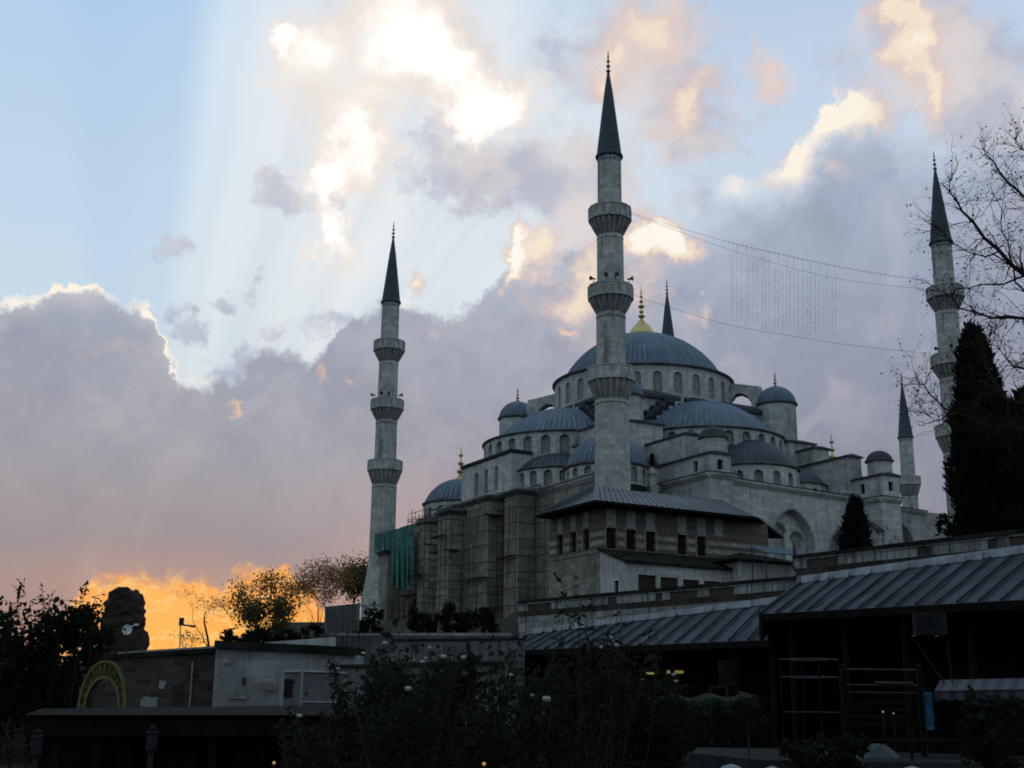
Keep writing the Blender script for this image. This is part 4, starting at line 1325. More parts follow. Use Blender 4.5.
m = MB(); m.lathe((pp.x, pp.y, 0), [(.1, 11.2), (.26, 11.5), (.2, 12.3), (.05, 13.4), (0, 13.5)], 10); m.build('cloth', 'red_paint', par)

# ------------------------------------------------------------------ terrace walls with banded masonry
def banded_wall(label, pts, th, base, zdrop, cat='wall'):
    """pts: list of 3D points along the top edge seen from the garden"""
    a, b = Vector(pts[0]), Vector(pts[-1])
    root = empty('terrace_wall', (a.x, a.y, base), label, cat)
    t = Vector((b.x - a.x, b.y - a.y, 0)); L = t.length; t /= L; n = Vector((t.y, -t.x, 0))   # towards the camera
    if n.y > 0: n = -n
    def P(s, dz, d): 
        q = a.lerp(b, s / L); return (q.x + n.x * d, q.y + n.y * d, q.z + dz)
    def strip(name, dz0, dz1, d, mat, d1=-th):
        m = MB()
        m.loft([[P(0, dz0, d), P(L, dz0, d), P(L, dz0, d1), P(0, dz0, d1)], [P(0, dz1, d), P(L, dz1, d), P(L, dz1, d1), P(0, dz1, d1)]])
        return m.build(name, mat, root)
    strip('coping', -.16, 0, .16, 'moss_cap')
    strip('moulding', -.26, -.16, .08, 'band_block')
    m = MB(); s = 0.0; rnd = random.Random(5)
    blocks = []
    while s < L:
        w = rnd.uniform(.5, 1.3); e = min(L, s + w)
        if rnd.random() < .82: m.loft([[P(s, -.66, .05), P(e - .06, -.66, .05), P(e - .06, -.66, -.05), P(s, -.66, -.05)], [P(s, -.28, .05), P(e - .06, -.28, .05), P(e - .06, -.28, -.05), P(s, -.28, -.05)]])
        s = e
    strip('course', -.68, -.26, 0, 'rough_brick')
    m.build('stone_blocks', 'band_block', root)
    strip('brick_band', -.98, -.68, .02, 'brick_band')
    strip('body', -zdrop, -.98, .0, 'band_block')
    return root


WA0, WA1 = at(519, 601, 80), at(797, 576, 62)
banded_wall('long banded stone wall with mossy coping above the left lead roof', [WA0, WA1], .8, 2, 6)
WB0, WB1 = at(795, 555.5, 62), at(1070, 523.5, 47)
banded_wall('tall banded stone wall with brick course above the right lead roof', [WB0, WB1], .8, 2, 6)
# wall return at the left end of the long wall
m = MB(); a = WA0
m.bx(a.x + .05, a.x + .8, a.y + .85, a.y + 14, 1.0, a.z - .1)
tag(m.build('side_wall', 'pale_block'), 'pale return wall running back from the left end of the banded wall', 'wall')

# ------------------------------------------------------------------ bazaar shops with lead roofs
def shop(label, e0, e1, t0, t1, nseam, floor, back, gable_left=None):
    """e0,e1 eave ends; t0,t1 top ends (left, right)"""
    e0, e1, t0, t1 = (Vector(v) for v in (e0, e1, t0, t1))
    c = (e0 + e1) / 2
    root = empty('bazaar_shop', (c.x, c.y, floor), label, 'shop')
    m = MB(); ls = (e1 - e0).length
    K = nseam * 4
    rnd = random.Random(3)
    for k in range(K):
        a, b = k / K, (k + 1) / K
        for r_ in range(6):
            c0_, c1_ = r_ / 6, (r_ + 1) / 6
            def rp_(s_, c_): return e0.lerp(e1, s_).lerp(t0.lerp(t1, s_), c_) + Vector((0, 0, .035 * math.sin(s_ * 91 + c_ * 7) * math.sin(c_ * 17 + s_ * 13) if 0 < c_ < 1 else 0))
            m.poly([rp_(a, c0_), rp_(b, c0_), rp_(b, c1_), rp_(a, c1_)], [(a * nseam, c0_ * 4), (b * nseam, c0_ * 4), (b * nseam, c1_ * 4), (a * nseam, c1_ * 4)], smooth=True)
    roof = m.build('roof', 'shop_lead', root)
    m = MB()
    for k in range(nseam + 1):
        s = k / nseam
        a = e0.lerp(e1, s); b = t0.lerp(t1, s)
        w = Vector((0, 0, .05))
        m.tube([a + w, a.lerp(b, .5) + w + Vector((rnd.uniform(-.05, .05), 0, rnd.uniform(-.02, .03))), b + w], .038, 5)
    m.build('roof_rolls', 'roll_dark', roof)
    m = MB()
    dn = Vector((0, 0, -.28))
    m.loft([[e0, e1, e1 + dn, e0 + dn], [e0 + Vector((0, .12, 0)), e1 + Vector((0, .12, 0)), e1 + dn + Vector((0, .12, 0)), e0 + dn + Vector((0, .12, 0))]])
    m.build('fascia', 'black_wood', roof)
    # soffit boards a little under the lead
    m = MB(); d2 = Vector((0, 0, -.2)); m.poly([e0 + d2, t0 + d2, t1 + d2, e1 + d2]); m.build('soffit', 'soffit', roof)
    # white flashing where roof meets the wall
    m = MB(); kk = 40; tn = (t1 - t0).normalized(); up = Vector((0, 0, 1)); outw = (e0 - t0).normalized()
    rnd = random.Random(9)
    for k in range(kk):
        a = t0.lerp(t1, k / kk); b = t0.lerp(t1, (k + 1) / kk)
        ha, hb = .32, .32
        lo = .22 + rnd.uniform(-.1, .22)
        m.loft([[a + outw * lo + up * .06, b + outw * lo + up * .06, b + up * hb, a + up * ha], [a + outw * lo + up * .02, b + outw * lo + up * .02, b - up * .05, a - up * .05]])
    m.build('flashing', 'flash_white', roof)
    # back wall, side walls and posts
    m = MB()
    bk0 = t0.lerp(e0, back); bk1 = t1.lerp(e1, back)
    m.loft([[(bk0.x, bk0.y, floor - .5), (bk1.x, bk1.y, floor - .5), (bk1.x, bk1.y, bk1.z - .22), (bk0.x, bk0.y, bk0.z - .22)], [(bk0.x, bk0.y + .3, floor - .5), (bk1.x, bk1.y + .3, floor - .5), (bk1.x, bk1.y + .3, bk1.z - .22), (bk0.x, bk0.y + .3, bk0.z - .22)]])
    m.build('back_wall', 'black_wood', root)
    for (e, t, bk) in ((e0, t0, bk0), (e1, t1, bk1)):
        m = MB(); s = e.lerp(t, .12)
        m.loft([[(s.x, s.y, floor - .5), (bk.x, bk.y, floor - .5), (bk.x, bk.y, bk.z - .22), (s.x, s.y, s.z - .22)], [(s.x + .25, s.y, floor - .5), (bk.x + .25, bk.y, floor - .5), (bk.x + .25, bk.y, bk.z - .22), (s.x + .25, s.y, s.z - .22)]])
        m.build('side_wall', 'brown_wood', root)
    n = 5
    for k in range(n):
        s = e0.lerp(e1, (k + .5) / n).lerp(t0.lerp(t1, (k + .5) / n), .1)
        m = MB(); m.box((s.x, s.y, floor - .3), (.18, .18, s.z - floor + .05)); m.build('post', 'brown_wood', root)
    return root


S1 = (at(498, 651, 72), at(768, 640, 52), at(533, 634, 78.5), at(804, 600, 58))
shop('bazaar shop under the lower grey lead roof, seen behind the rose bushes', S1[0], S1[1], S1[2], S1[3], 18, -1.0, .3)
S2 = (at(761, 614, 50), at(1075, 597, 37.5), at(802, 583, 57), at(1138, 538, 44))
s2 = shop('bazaar shop under the higher dark lead roof at the right, blue awning below', S2[0], S2[1], S2[2], S2[3], 16, -1.0, .3)
# end board of the higher roof
m = MB(); a, b = S2[0], S2[2]
m.loft([[a + Vector((-.1, 0, .1)), b + Vector((-.1, 0, .1)), b + Vector((-.1, 0, -.4)), a + Vector((-.1, 0, -1.1))], [a + Vector((-.02, 0, .1)), b + Vector((-.02, 0, .1)), b + Vector((-.02, 0, -.4)), a + Vector((-.02, 0, -1.1))]])
m.build('barge_board', 'shop_lead', s2)

# ------------------------------------------------------------------ walls and roofs on the left
def plain_wall(name, label, a, b, th, z0, mat, coping=None, cop_out=.15, cop_h=.22, cat='wall'):
    a, b = Vector(a), Vector(b); t = Vector((b.x - a.x, b.y - a.y, 0)).normalized(); n = Vector((t.y, -t.x, 0))
    if n.y > 0: n = -n
    c = (a + b) / 2
    root = empty(name, (c.x, c.y, z0), label, cat)
    m = MB(); bk = -n * th
    m.loft([[(a.x, a.y, z0), (b.x, b.y, z0), (b.x + bk.x, b.y + bk.y, z0), (a.x + bk.x, a.y + bk.y, z0)], [a, b, b + bk, a + bk]])
    m.build('masonry', mat, root)
    if coping:
        m = MB(); o = n * cop_out; o2 = bk - n * cop_out
        m.loft([[a + o, b + o, b + o2, a + o2], [v + Vector((0, 0, cop_h)) for v in (a + o, b + o, b + o2, a + o2)]])
        m.build('coping', coping, root)
    return root


W1 = plain_wall('garden_wall', 'rough dark brick wall behind the yellow arch sign', at(96, 660, 46), at(216, 652.5, 46), 1.6, -3, 'rough_brick', 'moss_cap', .1, .16)
W2 = plain_wall('garden_wall', 'pale stone block wall with dark coping behind the metal cabinet', at(216, 648, 45.6), at(356, 655, 45), 1.2, -3, 'pale_block', 'moss_cap', .2, .26)
W3 = plain_wall('garden_wall', 'weathered pale parapet wall below the scaffolded facade', at(330, 636, 92), at(512, 636, 84), 1.0, -2, 'garden_stone', 'pale_block', .06, .2)
W4 = plain_wall('garden_wall', 'stained pale wall strip above the rose bushes', at(396, 641, 66), at(516, 640, 62), .8, -2, 'garden_stone', 'moss_cap', .08, .1)
W5 = plain_wall('garden_wall', 'low pale ledge in front of the stained wall strip', at(330, 668, 44), at(505, 664, 44), .8, -3, 'garden_stone', 'moss_cap', .1, .1)
# fittings and repairs on the two near walls
def wall_bit(root, nm, px0, py0, px1, py1, Y, mat, d=.03):
    a, b = at(px0, py1, Y), at(px1, py0, Y); m = MB()
    if nm == 'patch':
        rr = random.Random(px0); ring = []
        for k in range(14):
            t = 2 * pi * k / 14; q = rr.uniform(.75, 1.1)
            ring.append(((a.x + b.x) / 2 + (b.x - a.x) / 2 * q * max(-.9, min(.9, 1.3 * math.cos(t))), (a.z + b.z) / 2 + (b.z - a.z) / 2 * q * max(-.9, min(.9, 1.3 * math.sin(t)))))
        m.loft([[(x, Y - d, z) for x, z in ring], [(x, Y + .02, z) for x, z in ring]])
    else: m.bx(a.x, b.x, Y - d, Y + .02, a.z, b.z)
    m.build(nm, mat, root)


for bit in (('drain_pipe', 190.5, 662, 192.5, 708, 45.98, 'pale_block', .1), ('patch', 138, 696, 160, 707, 45.98, 'pale_block', .02), ('patch', 158, 680, 166, 690, 45.98, 'pale_block', .02), ('blocked_arch', 172, 685, 184, 708, 45.98, 'ruin_brick', .015)):
    wall_bit(W1, *bit)
for bit in (('patch', 258, 682, 276, 690, 45.2, 'dirty_ashlar', .02), ('patch', 222, 657, 232, 664, 45.4, 'dirty_ashlar', .02), ('bracket', 243, 678, 246, 685, 45.3, 'dark_metal', .2), ('patch', 225, 690, 250, 700, 45.4, 'band_block', .015)):
    wall_bit(W2, *bit)
# flat pale roof slab showing between the walls on the left
m = MB(); q = [at(150, 652, 50), at(224, 648, 50), at(332, 641, 62), at(300, 637, 66), at(205, 643, 66)]
zz = min(p.z for p in q)
W6 = plain_wall('garden_wall', 'thin pale wall top showing above the dark brick wall', at(118, 652, 60), at(238, 644.5, 60), .5, 0, 'pale_block', None)
W7 = plain_wall('garden_wall', 'pale wall top rising behind the dark coping', at(236, 645, 62), at(336, 637, 66), .6, 0, 'limewash', None)

# ruined brick tower
tw = empty('ruined_tower', tuple(at(124, 655, 62)), 'ragged ruined brick pier dark against the sunset', 'ruin')
rnd = random.Random(11)
prof = [(590, 116, 136), (594, 112.5, 140), (600, 110, 143), (610, 106, 143.5), (618, 103.5, 144), (628, 103, 144), (632, 103, 147), (646, 102.5, 146.5), (660, 101, 146)]
rings = []
fine_prof = []
for (y0, a0_, b0_), (y1, a1_, b1_) in zip(prof[:-1], prof[1:]):
    for k in range(2): fine_prof.append((y0 + (y1 - y0) * k / 2, a0_ + (a1_ - a0_) * k / 2 + rnd.uniform(-1.6, 1.6) * (k + .3), b0_ + (b1_ - b0_) * k / 2 + rnd.uniform(-1.6, 1.6) * (k + .3)))
fine_prof.append(prof[-1])
for y, xa, xb in reversed(fine_prof):
    a, b = at(xa, y, 62.9), at(xb, y, 62.9); cx_, w_ = (a.x + b.x) / 2, (b.x - a.x) / 2
    ring = []
    for k in range(20):
        t = 2 * pi * k / 20; p4 = 4.0
        ct, st = math.cos(t), math.sin(t)
        rr = (abs(ct) ** p4 + abs(st) ** p4) ** (-1 / p4)
        ring.append((cx_ + w_ * rr * ct * rnd.uniform(.84, 1.07), 62.9 + .95 * rr * st * rnd.uniform(.85, 1.05), a.z + rnd.uniform(-.1, .1)))
    rings.append(ring)
m = MB(); m.loft(rings, cap=True)
m.build('masonry', 'ruin_brick', tw)

# ------------------------------------------------------------------ vegetation
class Leaves:
    def __init__(s): s.v = []; s.f = []

    def leaf(s, p, d, n, L, W):
        """one pointed leaf from p along d, n roughly its normal"""
        w = d.cross(n)
        if w.length < 1e-6: w = Vector((1, 0, 0))
        w = w.normalized() * W * .5
        i = len(s.v)
        up = n.normalized() * L * .08
        s.v += [p, p + d * L * .45 + w + up, p + d * L, p + d * L * .45 - w + up]
        s.f.append((i, i + 1, i + 2, i + 3))

    def rand(s, rnd, p, L, W):
        d = Vector((rnd.gauss(0, 1), rnd.gauss(0, 1), rnd.gauss(0, .8))).normalized()
        n = Vector((rnd.gauss(0, 1), rnd.gauss(0, 1), rnd.gauss(0, 1) + .6)).normalized()
        s.leaf(p, d, n, L, W)

    def build(s, name, mat, parent):
        M = Matrix(WORLD[parent.name]).inverted() if parent else Matrix.Identity(4)
        me = bpy.data.meshes.new(name)
        me.from_pydata([tuple(M @ v) for v in s.v], [], s.f); me.materials.append(MAT[mat]); me.update()
        o = bpy.data.objects.new(name, me); COL.objects.link(o)
        if parent: o.parent = parent; WORLD[o.name] = WORLD[parent.name]
        else: WORLD[o.name] = Matrix.Identity(4)
        return o


TIPD = [2]


def grow(mb, rnd, p, d, L, r, depth, tips, spread=.6, up=.15, seg=4, kids=(2, 3), shrink=.72, sides=5, wob=.12):
    pts = [p]; dd = d.normalized(); rr = [r]
    for k in range(seg):
        dd = (dd + Vector((rnd.gauss(0, wob), rnd.gauss(0, wob), rnd.gauss(0, wob) + up * .1))).normalized()
        pts.append(pts[-1] + dd * L / seg); rr.append(r * (1 - .45 * (k + 1) / seg))
    mb.tube(pts, rr, sides if depth > 1 else 3, cap=False)
    if depth <= TIPD[0]: tips += [(q, dd) for q in pts[1:]]
    if depth == 0: return
    for k in range(rnd.randint(*kids)):
        nd = (dd + Vector((rnd.gauss(0, spread), rnd.gauss(0, spread), rnd.gauss(0, spread * .7) + up))).normalized()
        at_ = pts[-1] if k == 0 else pts[rnd.randint(max(1, seg - 2), seg)]
        grow(mb, rnd, at_, nd, L * shrink * rnd.uniform(.75, 1.15), rr[-1] * (.95 if k == 0 else .7), depth - 1, tips, spread, up, seg, kids, shrink, sides, wob)


def tree(name, label, base, h, seed, leaf_mat, nleaf, leaf_size, trunk_r=.14, depth=5, crown=None, group=None, spread=.55, scatter=.5, trunk_frac=.28, up=.25, lean=0, width=None):
    rnd = random.Random(seed)
    root = empty(name, tuple(base), label, 'tree', group)
    mb = MB(); tips = []
    b = Vector(base)
    grow(mb, rnd, b, Vector((lean, 0, 1)), h * trunk_frac, trunk_r, depth, tips, spread, up, 3, (2, 3), .74, 5, .1)
    zmax = max(t[0].z for t in tips); k = h / max(.1, zmax - b.z)
    kx = k
    if width:
        xs_ = sorted(abs(t[0].x - b.x) for t in tips); kx = width / 2 / max(.1, xs_[int(len(xs_) * .93)])
    cx = sum(t[0].x for t in tips) / len(tips) - b.x; cy = sum(t[0].y for t in tips) / len(tips) - b.y
    hz = max(.1, zmax - b.z)
    def fit(v):
        f_ = min(1, max(0, (v.z - b.z) / hz))
        return b + Vector(((v.x - b.x - cx * f_) * kx, (v.y - b.y - cy * f_) * kx, (v.z - b.z) * k))
    mb.v = [fit(v) for v in mb.v]
    tips = [(fit(p), d) for p, d in tips]
    mb.build('trunk', 'bark', root)
    if nleaf:
        lv = Leaves()
        for i in range(nleaf):
            p, d = rnd.choice(tips)
            q = p + Vector((rnd.gauss(0, scatter), rnd.gauss(0, scatter), rnd.gauss(0, scatter * .8)))
            s = leaf_size * rnd.uniform(.6, 1.3)
            lv.rand(rnd, q, s, s * .6)
        lv.build('crown', leaf_mat, root)
    return root


def base_at(px, py, Y, z): 
    p = at(px, py, Y); return (p.x, p.y, z)


TIPD[0] = 4
tree('bare_tree', 'leafless spreading tree against the orange sunset', base_at(211, 648, 100, 3.6), 5.7, 10, 'leaf_brown', 900, .13, .016, 7, spread=.6, scatter=.16, trunk_frac=.1, up=.1, width=5.6)
tree('broadleaf_tree', 'full dark green tree standing against the orange sunset', base_at(262, 645, 98, 3.6), 6.9, 19, 'leaf_green', 5200, .24, .02, 6, spread=.6, scatter=.42, trunk_frac=.06, up=.25, width=3.9)
tree('autumn_tree', 'thin leaved brownish tree between the green tree and the grey panel', base_at(314, 645, 104, 4.0), 8.2, 26, 'leaf_autumn', 5200, .18, .016, 7, spread=.55, scatter=.4, trunk_frac=.06, up=.25, width=4.6)
tree('dark_tree', 'dark dense tree right against the base of the left minaret', base_at(353, 640, 186, 8.0), 14.0, 21, 'leaf_green', 5000, .42, .10, 6, spread=.5, scatter=.9, trunk_frac=.08, up=.25, width=5.0)
tree('sapling', 'small twiggy sapling beside the floodlight mast', base_at(190, 648, 80, 2.6), 2.6, 33, 'leaf_brown', 160, .12, .03, 5, spread=.6, scatter=.12, trunk_frac=.2, width=1.6)


TIPD[0] = 2
# leafy shrub at the far left, in front of the sunset
def shrub(name, label, stems, seed, mat, leaf, per_m, cat='shrub', group=None, stem_r=.015, droop=.2, mass=None, flowers=0, flower_r=.05):
    """stems: list of (base, tip); leaves in pairs along them; mass: list of (centre, radii, count) of filling foliage"""
    rnd = random.Random(seed)
    b = stems[0][0] if stems else mass[0][0]
    root = empty(name, (b[0], b[1], b[2]), label, cat, group)
    mb = MB(); lv = Leaves()
    ends = []
    for (p, q) in stems:
        p, q = Vector(p), Vector(q); L = (q - p).length
        mid = p.lerp(q, .5) + Vector((rnd.gauss(0, .06) * L, rnd.gauss(0, .06) * L, .02 * L))
        pts = [p.lerp(mid, t / 4).lerp(mid.lerp(q, t / 4), t / 4) for t in range(5)]
        mb = MB(); mb.tube(pts, [stem_r * (1 - .7 * t / 4) for t in range(5)], 4, cap=False); mb.build('stem', 'bark', root)
        n = int(L * per_m)
        for k in range(n):
            t = rnd.uniform(.12, 1.0) ** .8
            i = min(3, int(t * 4)); c = pts[i].lerp(pts[i + 1], t * 4 - i)
            d = Vector((rnd.gauss(0, 1), rnd.gauss(0, 1), rnd.gauss(.2, .6) - droop)).normalized()
            s = leaf * rnd.uniform(.6, 1.3)
            lv.leaf(c + d * .01, d, Vector((rnd.gauss(0, .5), rnd.gauss(0, .5), 1)), s, s * .5)
            if rnd.random() < .5:
                lv.leaf(c + d * s, (d + Vector((rnd.gauss(0, .5), rnd.gauss(0, .5), -.1))).normalized(), Vector((rnd.gauss(0, .5), rnd.gauss(0, .5), 1)), s * .8, s * .4)
        ends.append(q)
    for (c, rad, cnt) in (mass or []):
        c = Vector(c)
        # clumps inside the mass leave gaps between them
        cl = [c + Vector((rad[0] * rnd.uniform(-1, 1) * .8, rad[1] * rnd.uniform(-1, 1) * .8, rad[2] * rnd.uniform(-1, .95) * .85)) for _ in range(max(6, cnt // 60))]
        sizes = [rnd.uniform(.08, .22) for _ in cl]; ls = [rnd.uniform(.7, 1.35) for _ in cl]
        for k in range(cnt):
            j = rnd.randrange(len(cl)); g_ = sizes[j]
            q = cl[j] + Vector((rnd.gauss(0, g_) * rad[0], rnd.gauss(0, g_) * rad[1], rnd.gauss(0, g_) * rad[2]))
            s = leaf * ls[j] * rnd.uniform(.6, 1.4)
            lv.rand(rnd, q, s, s * .6)
        ends += cl
    lv.build('foliage', mat, root)
    for k in range(flowers):
        e = rnd.choice(ends[:len(stems)] or ends) + Vector((rnd.gauss(0, .12), -.35 - abs(rnd.gauss(0, .2)), rnd.gauss(-.03, .1)))
        rose(e, flower_r * rnd.uniform(.7, 1.2), root, rnd)
    return root


def rose(c, r, root, rnd):
    m = MB(); k = rnd.uniform(0, 6)
    m.lathe(tuple(c), [(0, -.7 * r), (.6 * r, -.5 * r), (.95 * r, 0), (.85 * r, .45 * r), (.6 * r, .62 * r), (.5 * r, .4 * r), (.34 * r, .6 * r), (.18 * r, .45 * r), (0, .5 * r)], 15, rib=None)
    for i, v in enumerate(m.v):
        d = v - Vector(c); a = math.atan2(d.y, d.x)
        m.v[i] = Vector(c) + Vector((d.x, d.y, d.z)) * (1 + .13 * math.sin(5 * a + k) + .08 * math.sin(3 * a + 9 * d.z / r))
    m.build('rose', 'rose_white', root)


def stems_px(lst, Y, zb, rnd, dy=.8):
    """lst of (tip px, tip py, base px)"""
    out = []
    for tx, ty, bx in lst:
        y = Y + rnd.uniform(-dy, dy)
        q = at(tx, ty, y); b = at(bx, 700, y); out.append(((b.x, y, zb), tuple(q)))
    return out


rnd = random.Random(2)
Yl = 36.0
st = stems_px([(88, 580, 70), (82, 588, 66), (95, 596, 74), (104, 604, 84), (44, 598, 40), (42, 587, 36), (22, 585, 24), (18, 594, 20), (30, 600, 30), (10, 600, 8), (58, 604, 52), (66, 610, 62), (76, 600, 66), (98, 615, 80), (4, 612, 2), (-8, 604, -4), (-20, 600, -16), (52, 596, 44), (36, 610, 40), (100, 628, 84), (86, 606, 70), (14, 610, 14)], Yl, -2.4, rnd, 1.2)
mass = []
for px, py, rx, rz, c in ((8, 660, 34, 48, 1700), (48, 655, 32, 46, 1700), (78, 640, 22, 34, 1000), (92, 640, 12, 26, 400), (30, 700, 60, 34, 1500), (-25, 650, 30, 60, 700), (58, 690, 30, 40, 1000)):
    q = at(px, py, Yl); mass.append((tuple(q), (rx * Yl / F, 1.2, rz * Yl / F), c))
shrub('shrub', 'tall leafy shrub at the far left with sprigs against the sunset', st, 5, 'leaf_dark', .19, 15, mass=mass, stem_r=.025)

# dark hedge below the scaffolding and a clump beside the panel
def hedge(label, px0, px1, ytop, ybot, Y, seed, n=9, cnt=260, leaf=.3, mat='leaf_dark', group=None, name='hedge', cat='hedge'):
    rr = random.Random(seed); ms = []
    for k in range(n):
        px = px0 + (px1 - px0) * (k + .5) / n; top = ytop + rr.uniform(-3, 5)
        a, b = at(px, top, Y), at(px, ybot, Y)
        ms.append((tuple((a + b) / 2 + Vector((0, rr.uniform(-.6, .6), 0))), ((px1 - px0) / n * .85 * Y / F, .9, (a.z - b.z) / 2), cnt))
    return shrub(name, label, [], seed, mat, leaf, 0, cat=cat, mass=ms, group=group)


hedge('dark overgrown hedge along the foot of the scaffolded facade', 412, 500, 606, 634, 97, 3, 10, 420)
hedge('dark conical shrub between the grey panel and the left minaret', 358, 376, 608, 640, 92, 8, 2, 420, name='shrub', cat='shrub')
hedge('low dark hedge on the slope under the bare tree', 226, 330, 630, 644, 90, 13, 10, 200)


# cypresses and the little conifer
def conifer(name, label, px, ytop, ybot, wpx, Y, seed, n, leaf, prof, mat='leaf_cypress', group=None, upness=1.0, pxt=None):
    rnd = random.Random(seed)
    t, b = at(pxt or px, ytop, Y), at(px, ybot, Y); H = t.z - b.z; Rm = wpx * Y / F / 2
    root = empty(name, (b.x, b.y, b.z - 1.0), label, 'tree', group)
    def rad(k):
        for (k0, r0), (k1, r1) in zip(prof[:-1], prof[1:]):
            if k <= k1: return (r0 + (r1 - r0) * (k - k0) / (k1 - k0)) * Rm
        return 0
    m = MB(); m.tube([(b.x, b.y, b.z - 1), (b.x, b.y, b.z + H * .5), (t.x, b.y, t.z - H * .06)], [Rm * .14, Rm * .08, .02], 7); m.build('trunk', 'bark', root)
    lv = Leaves()
    # upright sprays: each spray is a clump of pointed scales
    for i in range(n):
        k = 1 - rnd.random() ** .62 * .99
        r = rad(k) * (rnd.random() ** .35)
        a = rnd.uniform(0, 2 * pi)
        bump = 1 + .16 * math.sin(a * 3 + k * 21) + .10 * math.sin(a * 5 - k * 37)
        c = Vector((b.x + (t.x - b.x) * k + r * bump * math.cos(a), b.y + r * bump * math.sin(a), b.z + H * k * .97))
        for j in range(4):
            d = Vector((math.cos(a) * .5 + rnd.gauss(0, .35), math.sin(a) * .5 + rnd.gauss(0, .35), upness + rnd.gauss(0, .3))).normalized()
            s = leaf * rnd.uniform(.6, 1.3)
            lv.leaf(c + Vector((rnd.gauss(0, .08), rnd.gauss(0, .08), rnd.gauss(0, .12))), d, Vector((math.cos(a) + rnd.gauss(0, .4), math.sin(a) + rnd.gauss(0, .4), .2)), s, s * .35)
    lv.build('crown', mat, root)
    return root


cyp = [(0, .82), (.12, .97), (.3, 1.0), (.5, .84), (.7, .6), (.85, .4), (.95, .22), (1.0, .06)]
conifer('cypress', 'tall black-green cypress in front of the right minaret', 993, 320, 540, 67, 66, 5, 5600, .42, cyp, pxt=971)
conifer('cypress', 'shorter cypress at the right edge beside the tall cypress', 1036, 388, 545, 74, 64, 6, 3600, .42, cyp, pxt=1024)
conifer('cypress', 'small conical conifer before the right facade of the mosque', 855, 499, 556, 27, 78, 7, 1100, .42, [(0, .8), (.15, 1), (.4, .8), (.7, .45), (1, .05)])
# dwarf pine showing between the minaret and the cypress
hedge('sparse pine bough between the right minaret and the cypress', 942, 962, 514, 536, 70, 17, 3, 90, .3, 'leaf_cypress', name='pine', cat='tree')
rr = random.Random(4)
shrub('weed', 'straggling weeds growing behind the wall coping near the small conifer', stems_px([(880, 530, 884), (888, 526, 886), (896, 535, 892), (902, 536, 898), (874, 538, 880), (891, 539, 888), (908, 538, 904), (866, 536, 872)], 63, 7.3, rr, .3), 9, 'leaf_dark', .16, 9, cat='weeds', stem_r=.02)


# big bare tree at the right, its trunk just outside the frame
def right_tree():
    Yt = 27.0
    rnd = random.Random(41)
    b = at(1118, 735, Yt)
    root = empty('bare_tree', (b.x, b.y, -1.4), 'nearly bare tree reaching in from the right with fine twigs over the sky', 'tree')
    mb = MB(); tips = []
    def P(px, py, dy=0): return at(px, py, Yt + dy)
    trunk = [Vector((b.x, b.y, -1.4)), P(1122, 600), P(1112, 480), P(1116, 360), P(1108, 260), P(1112, 200), P(1104, 150)]
    mb.tube(trunk, [.30, .24, .2, .15, .1, .06, .03], 9)
    limbs = [([(1112, 400), (1062, 318), (1024, 277), (998, 252), (972, 222), (957, 200), (950, 182)], .075, -1.5),
             ([(1112, 420), (1060, 338), (1024, 318), (992, 318), (962, 306), (940, 290)], .06, 1.0),
             ([(1108, 300), (1060, 240), (1030, 205), (1005, 180), (992, 160), (984, 150)], .055, .8),
             ([(1108, 250), (1064, 200), (1040, 172), (1024, 154), (1016, 142)], .045, -1.0),
             ([(1112, 470), (1060, 425), (1024, 404), (1004, 398), (992, 380), (984, 352), (990, 335)], .06, .5),
             ([(1114, 440), (1068, 390), (1036, 372), (1012, 366), (1000, 350)], .05, -2.0),
             ([(1112, 500), (1064, 446), (1030, 432), (990, 424), (955, 414), (936, 400), (922, 384), (916, 378)], .05, 2.2),
             ([(1112, 480), (1070, 430), (1040, 418), (1014, 424), (1004, 430)], .045, 0),
             ([(1024, 277), (1004, 284), (980, 284), (958, 290), (944, 300)], .028, -1.0),
             ([(998, 252), (984, 256), (966, 250), (946, 238), (940, 230)], .022, -1.2),
             ([(1036, 300), (1016, 280), (1010, 258), (1002, 232), (1000, 210), (994, 196)], .028, -.6),
             ([(955, 414), (940, 420), (928, 417), (920, 406)], .018, 2.2)]
    for pts, r, dy in limbs:
        n = len(pts)
        w = [P(x, y, dy * (i / (n - 1))) for i, (x, y) in enumerate(pts)]
        w2 = []
        for i in range(n - 1):
            for t in (0, .5):
                w2.append(w[i].lerp(w[i + 1], t) + Vector((rnd.gauss(0, .03), rnd.gauss(0, .05), rnd.gauss(0, .03))))
        w2.append(w[-1])
        rs = [max(.008, r * (1 - .85 * i / (len(w2) - 1))) for i in range(len(w2))]
        mb.tube(w2, rs, 5, cap=False)
        for i in range(2, len(w2)):
            for k in range(5 if r > .03 else 3):
                d = (w2[i] - w2[i - 1]).normalized()
                nd = (d * .7 + Vector((rnd.gauss(0, .6), rnd.gauss(0, .5), rnd.gauss(.15, .6)))).normalized()
                grow(mb, rnd, w2[i], nd, rnd.uniform(.25, .62), max(.0095, rs[i] * .4), 3, tips, .6, .1, 3, (2, 2), .72, 3, .2)
    mb.build('trunk', 'bark', root)
    lv = Leaves()
    for i in range(2600):
        p, d = rnd.choice(tips)
        s = rnd.uniform(.03, .08)
        lv.rand(rnd, p + Vector((rnd.gauss(0, .03), rnd.gauss(0, .03), rnd.gauss(-.02, .03))), s, s * .6)
    lv.build('crown', 'leaf_brown', root)


right_tree()

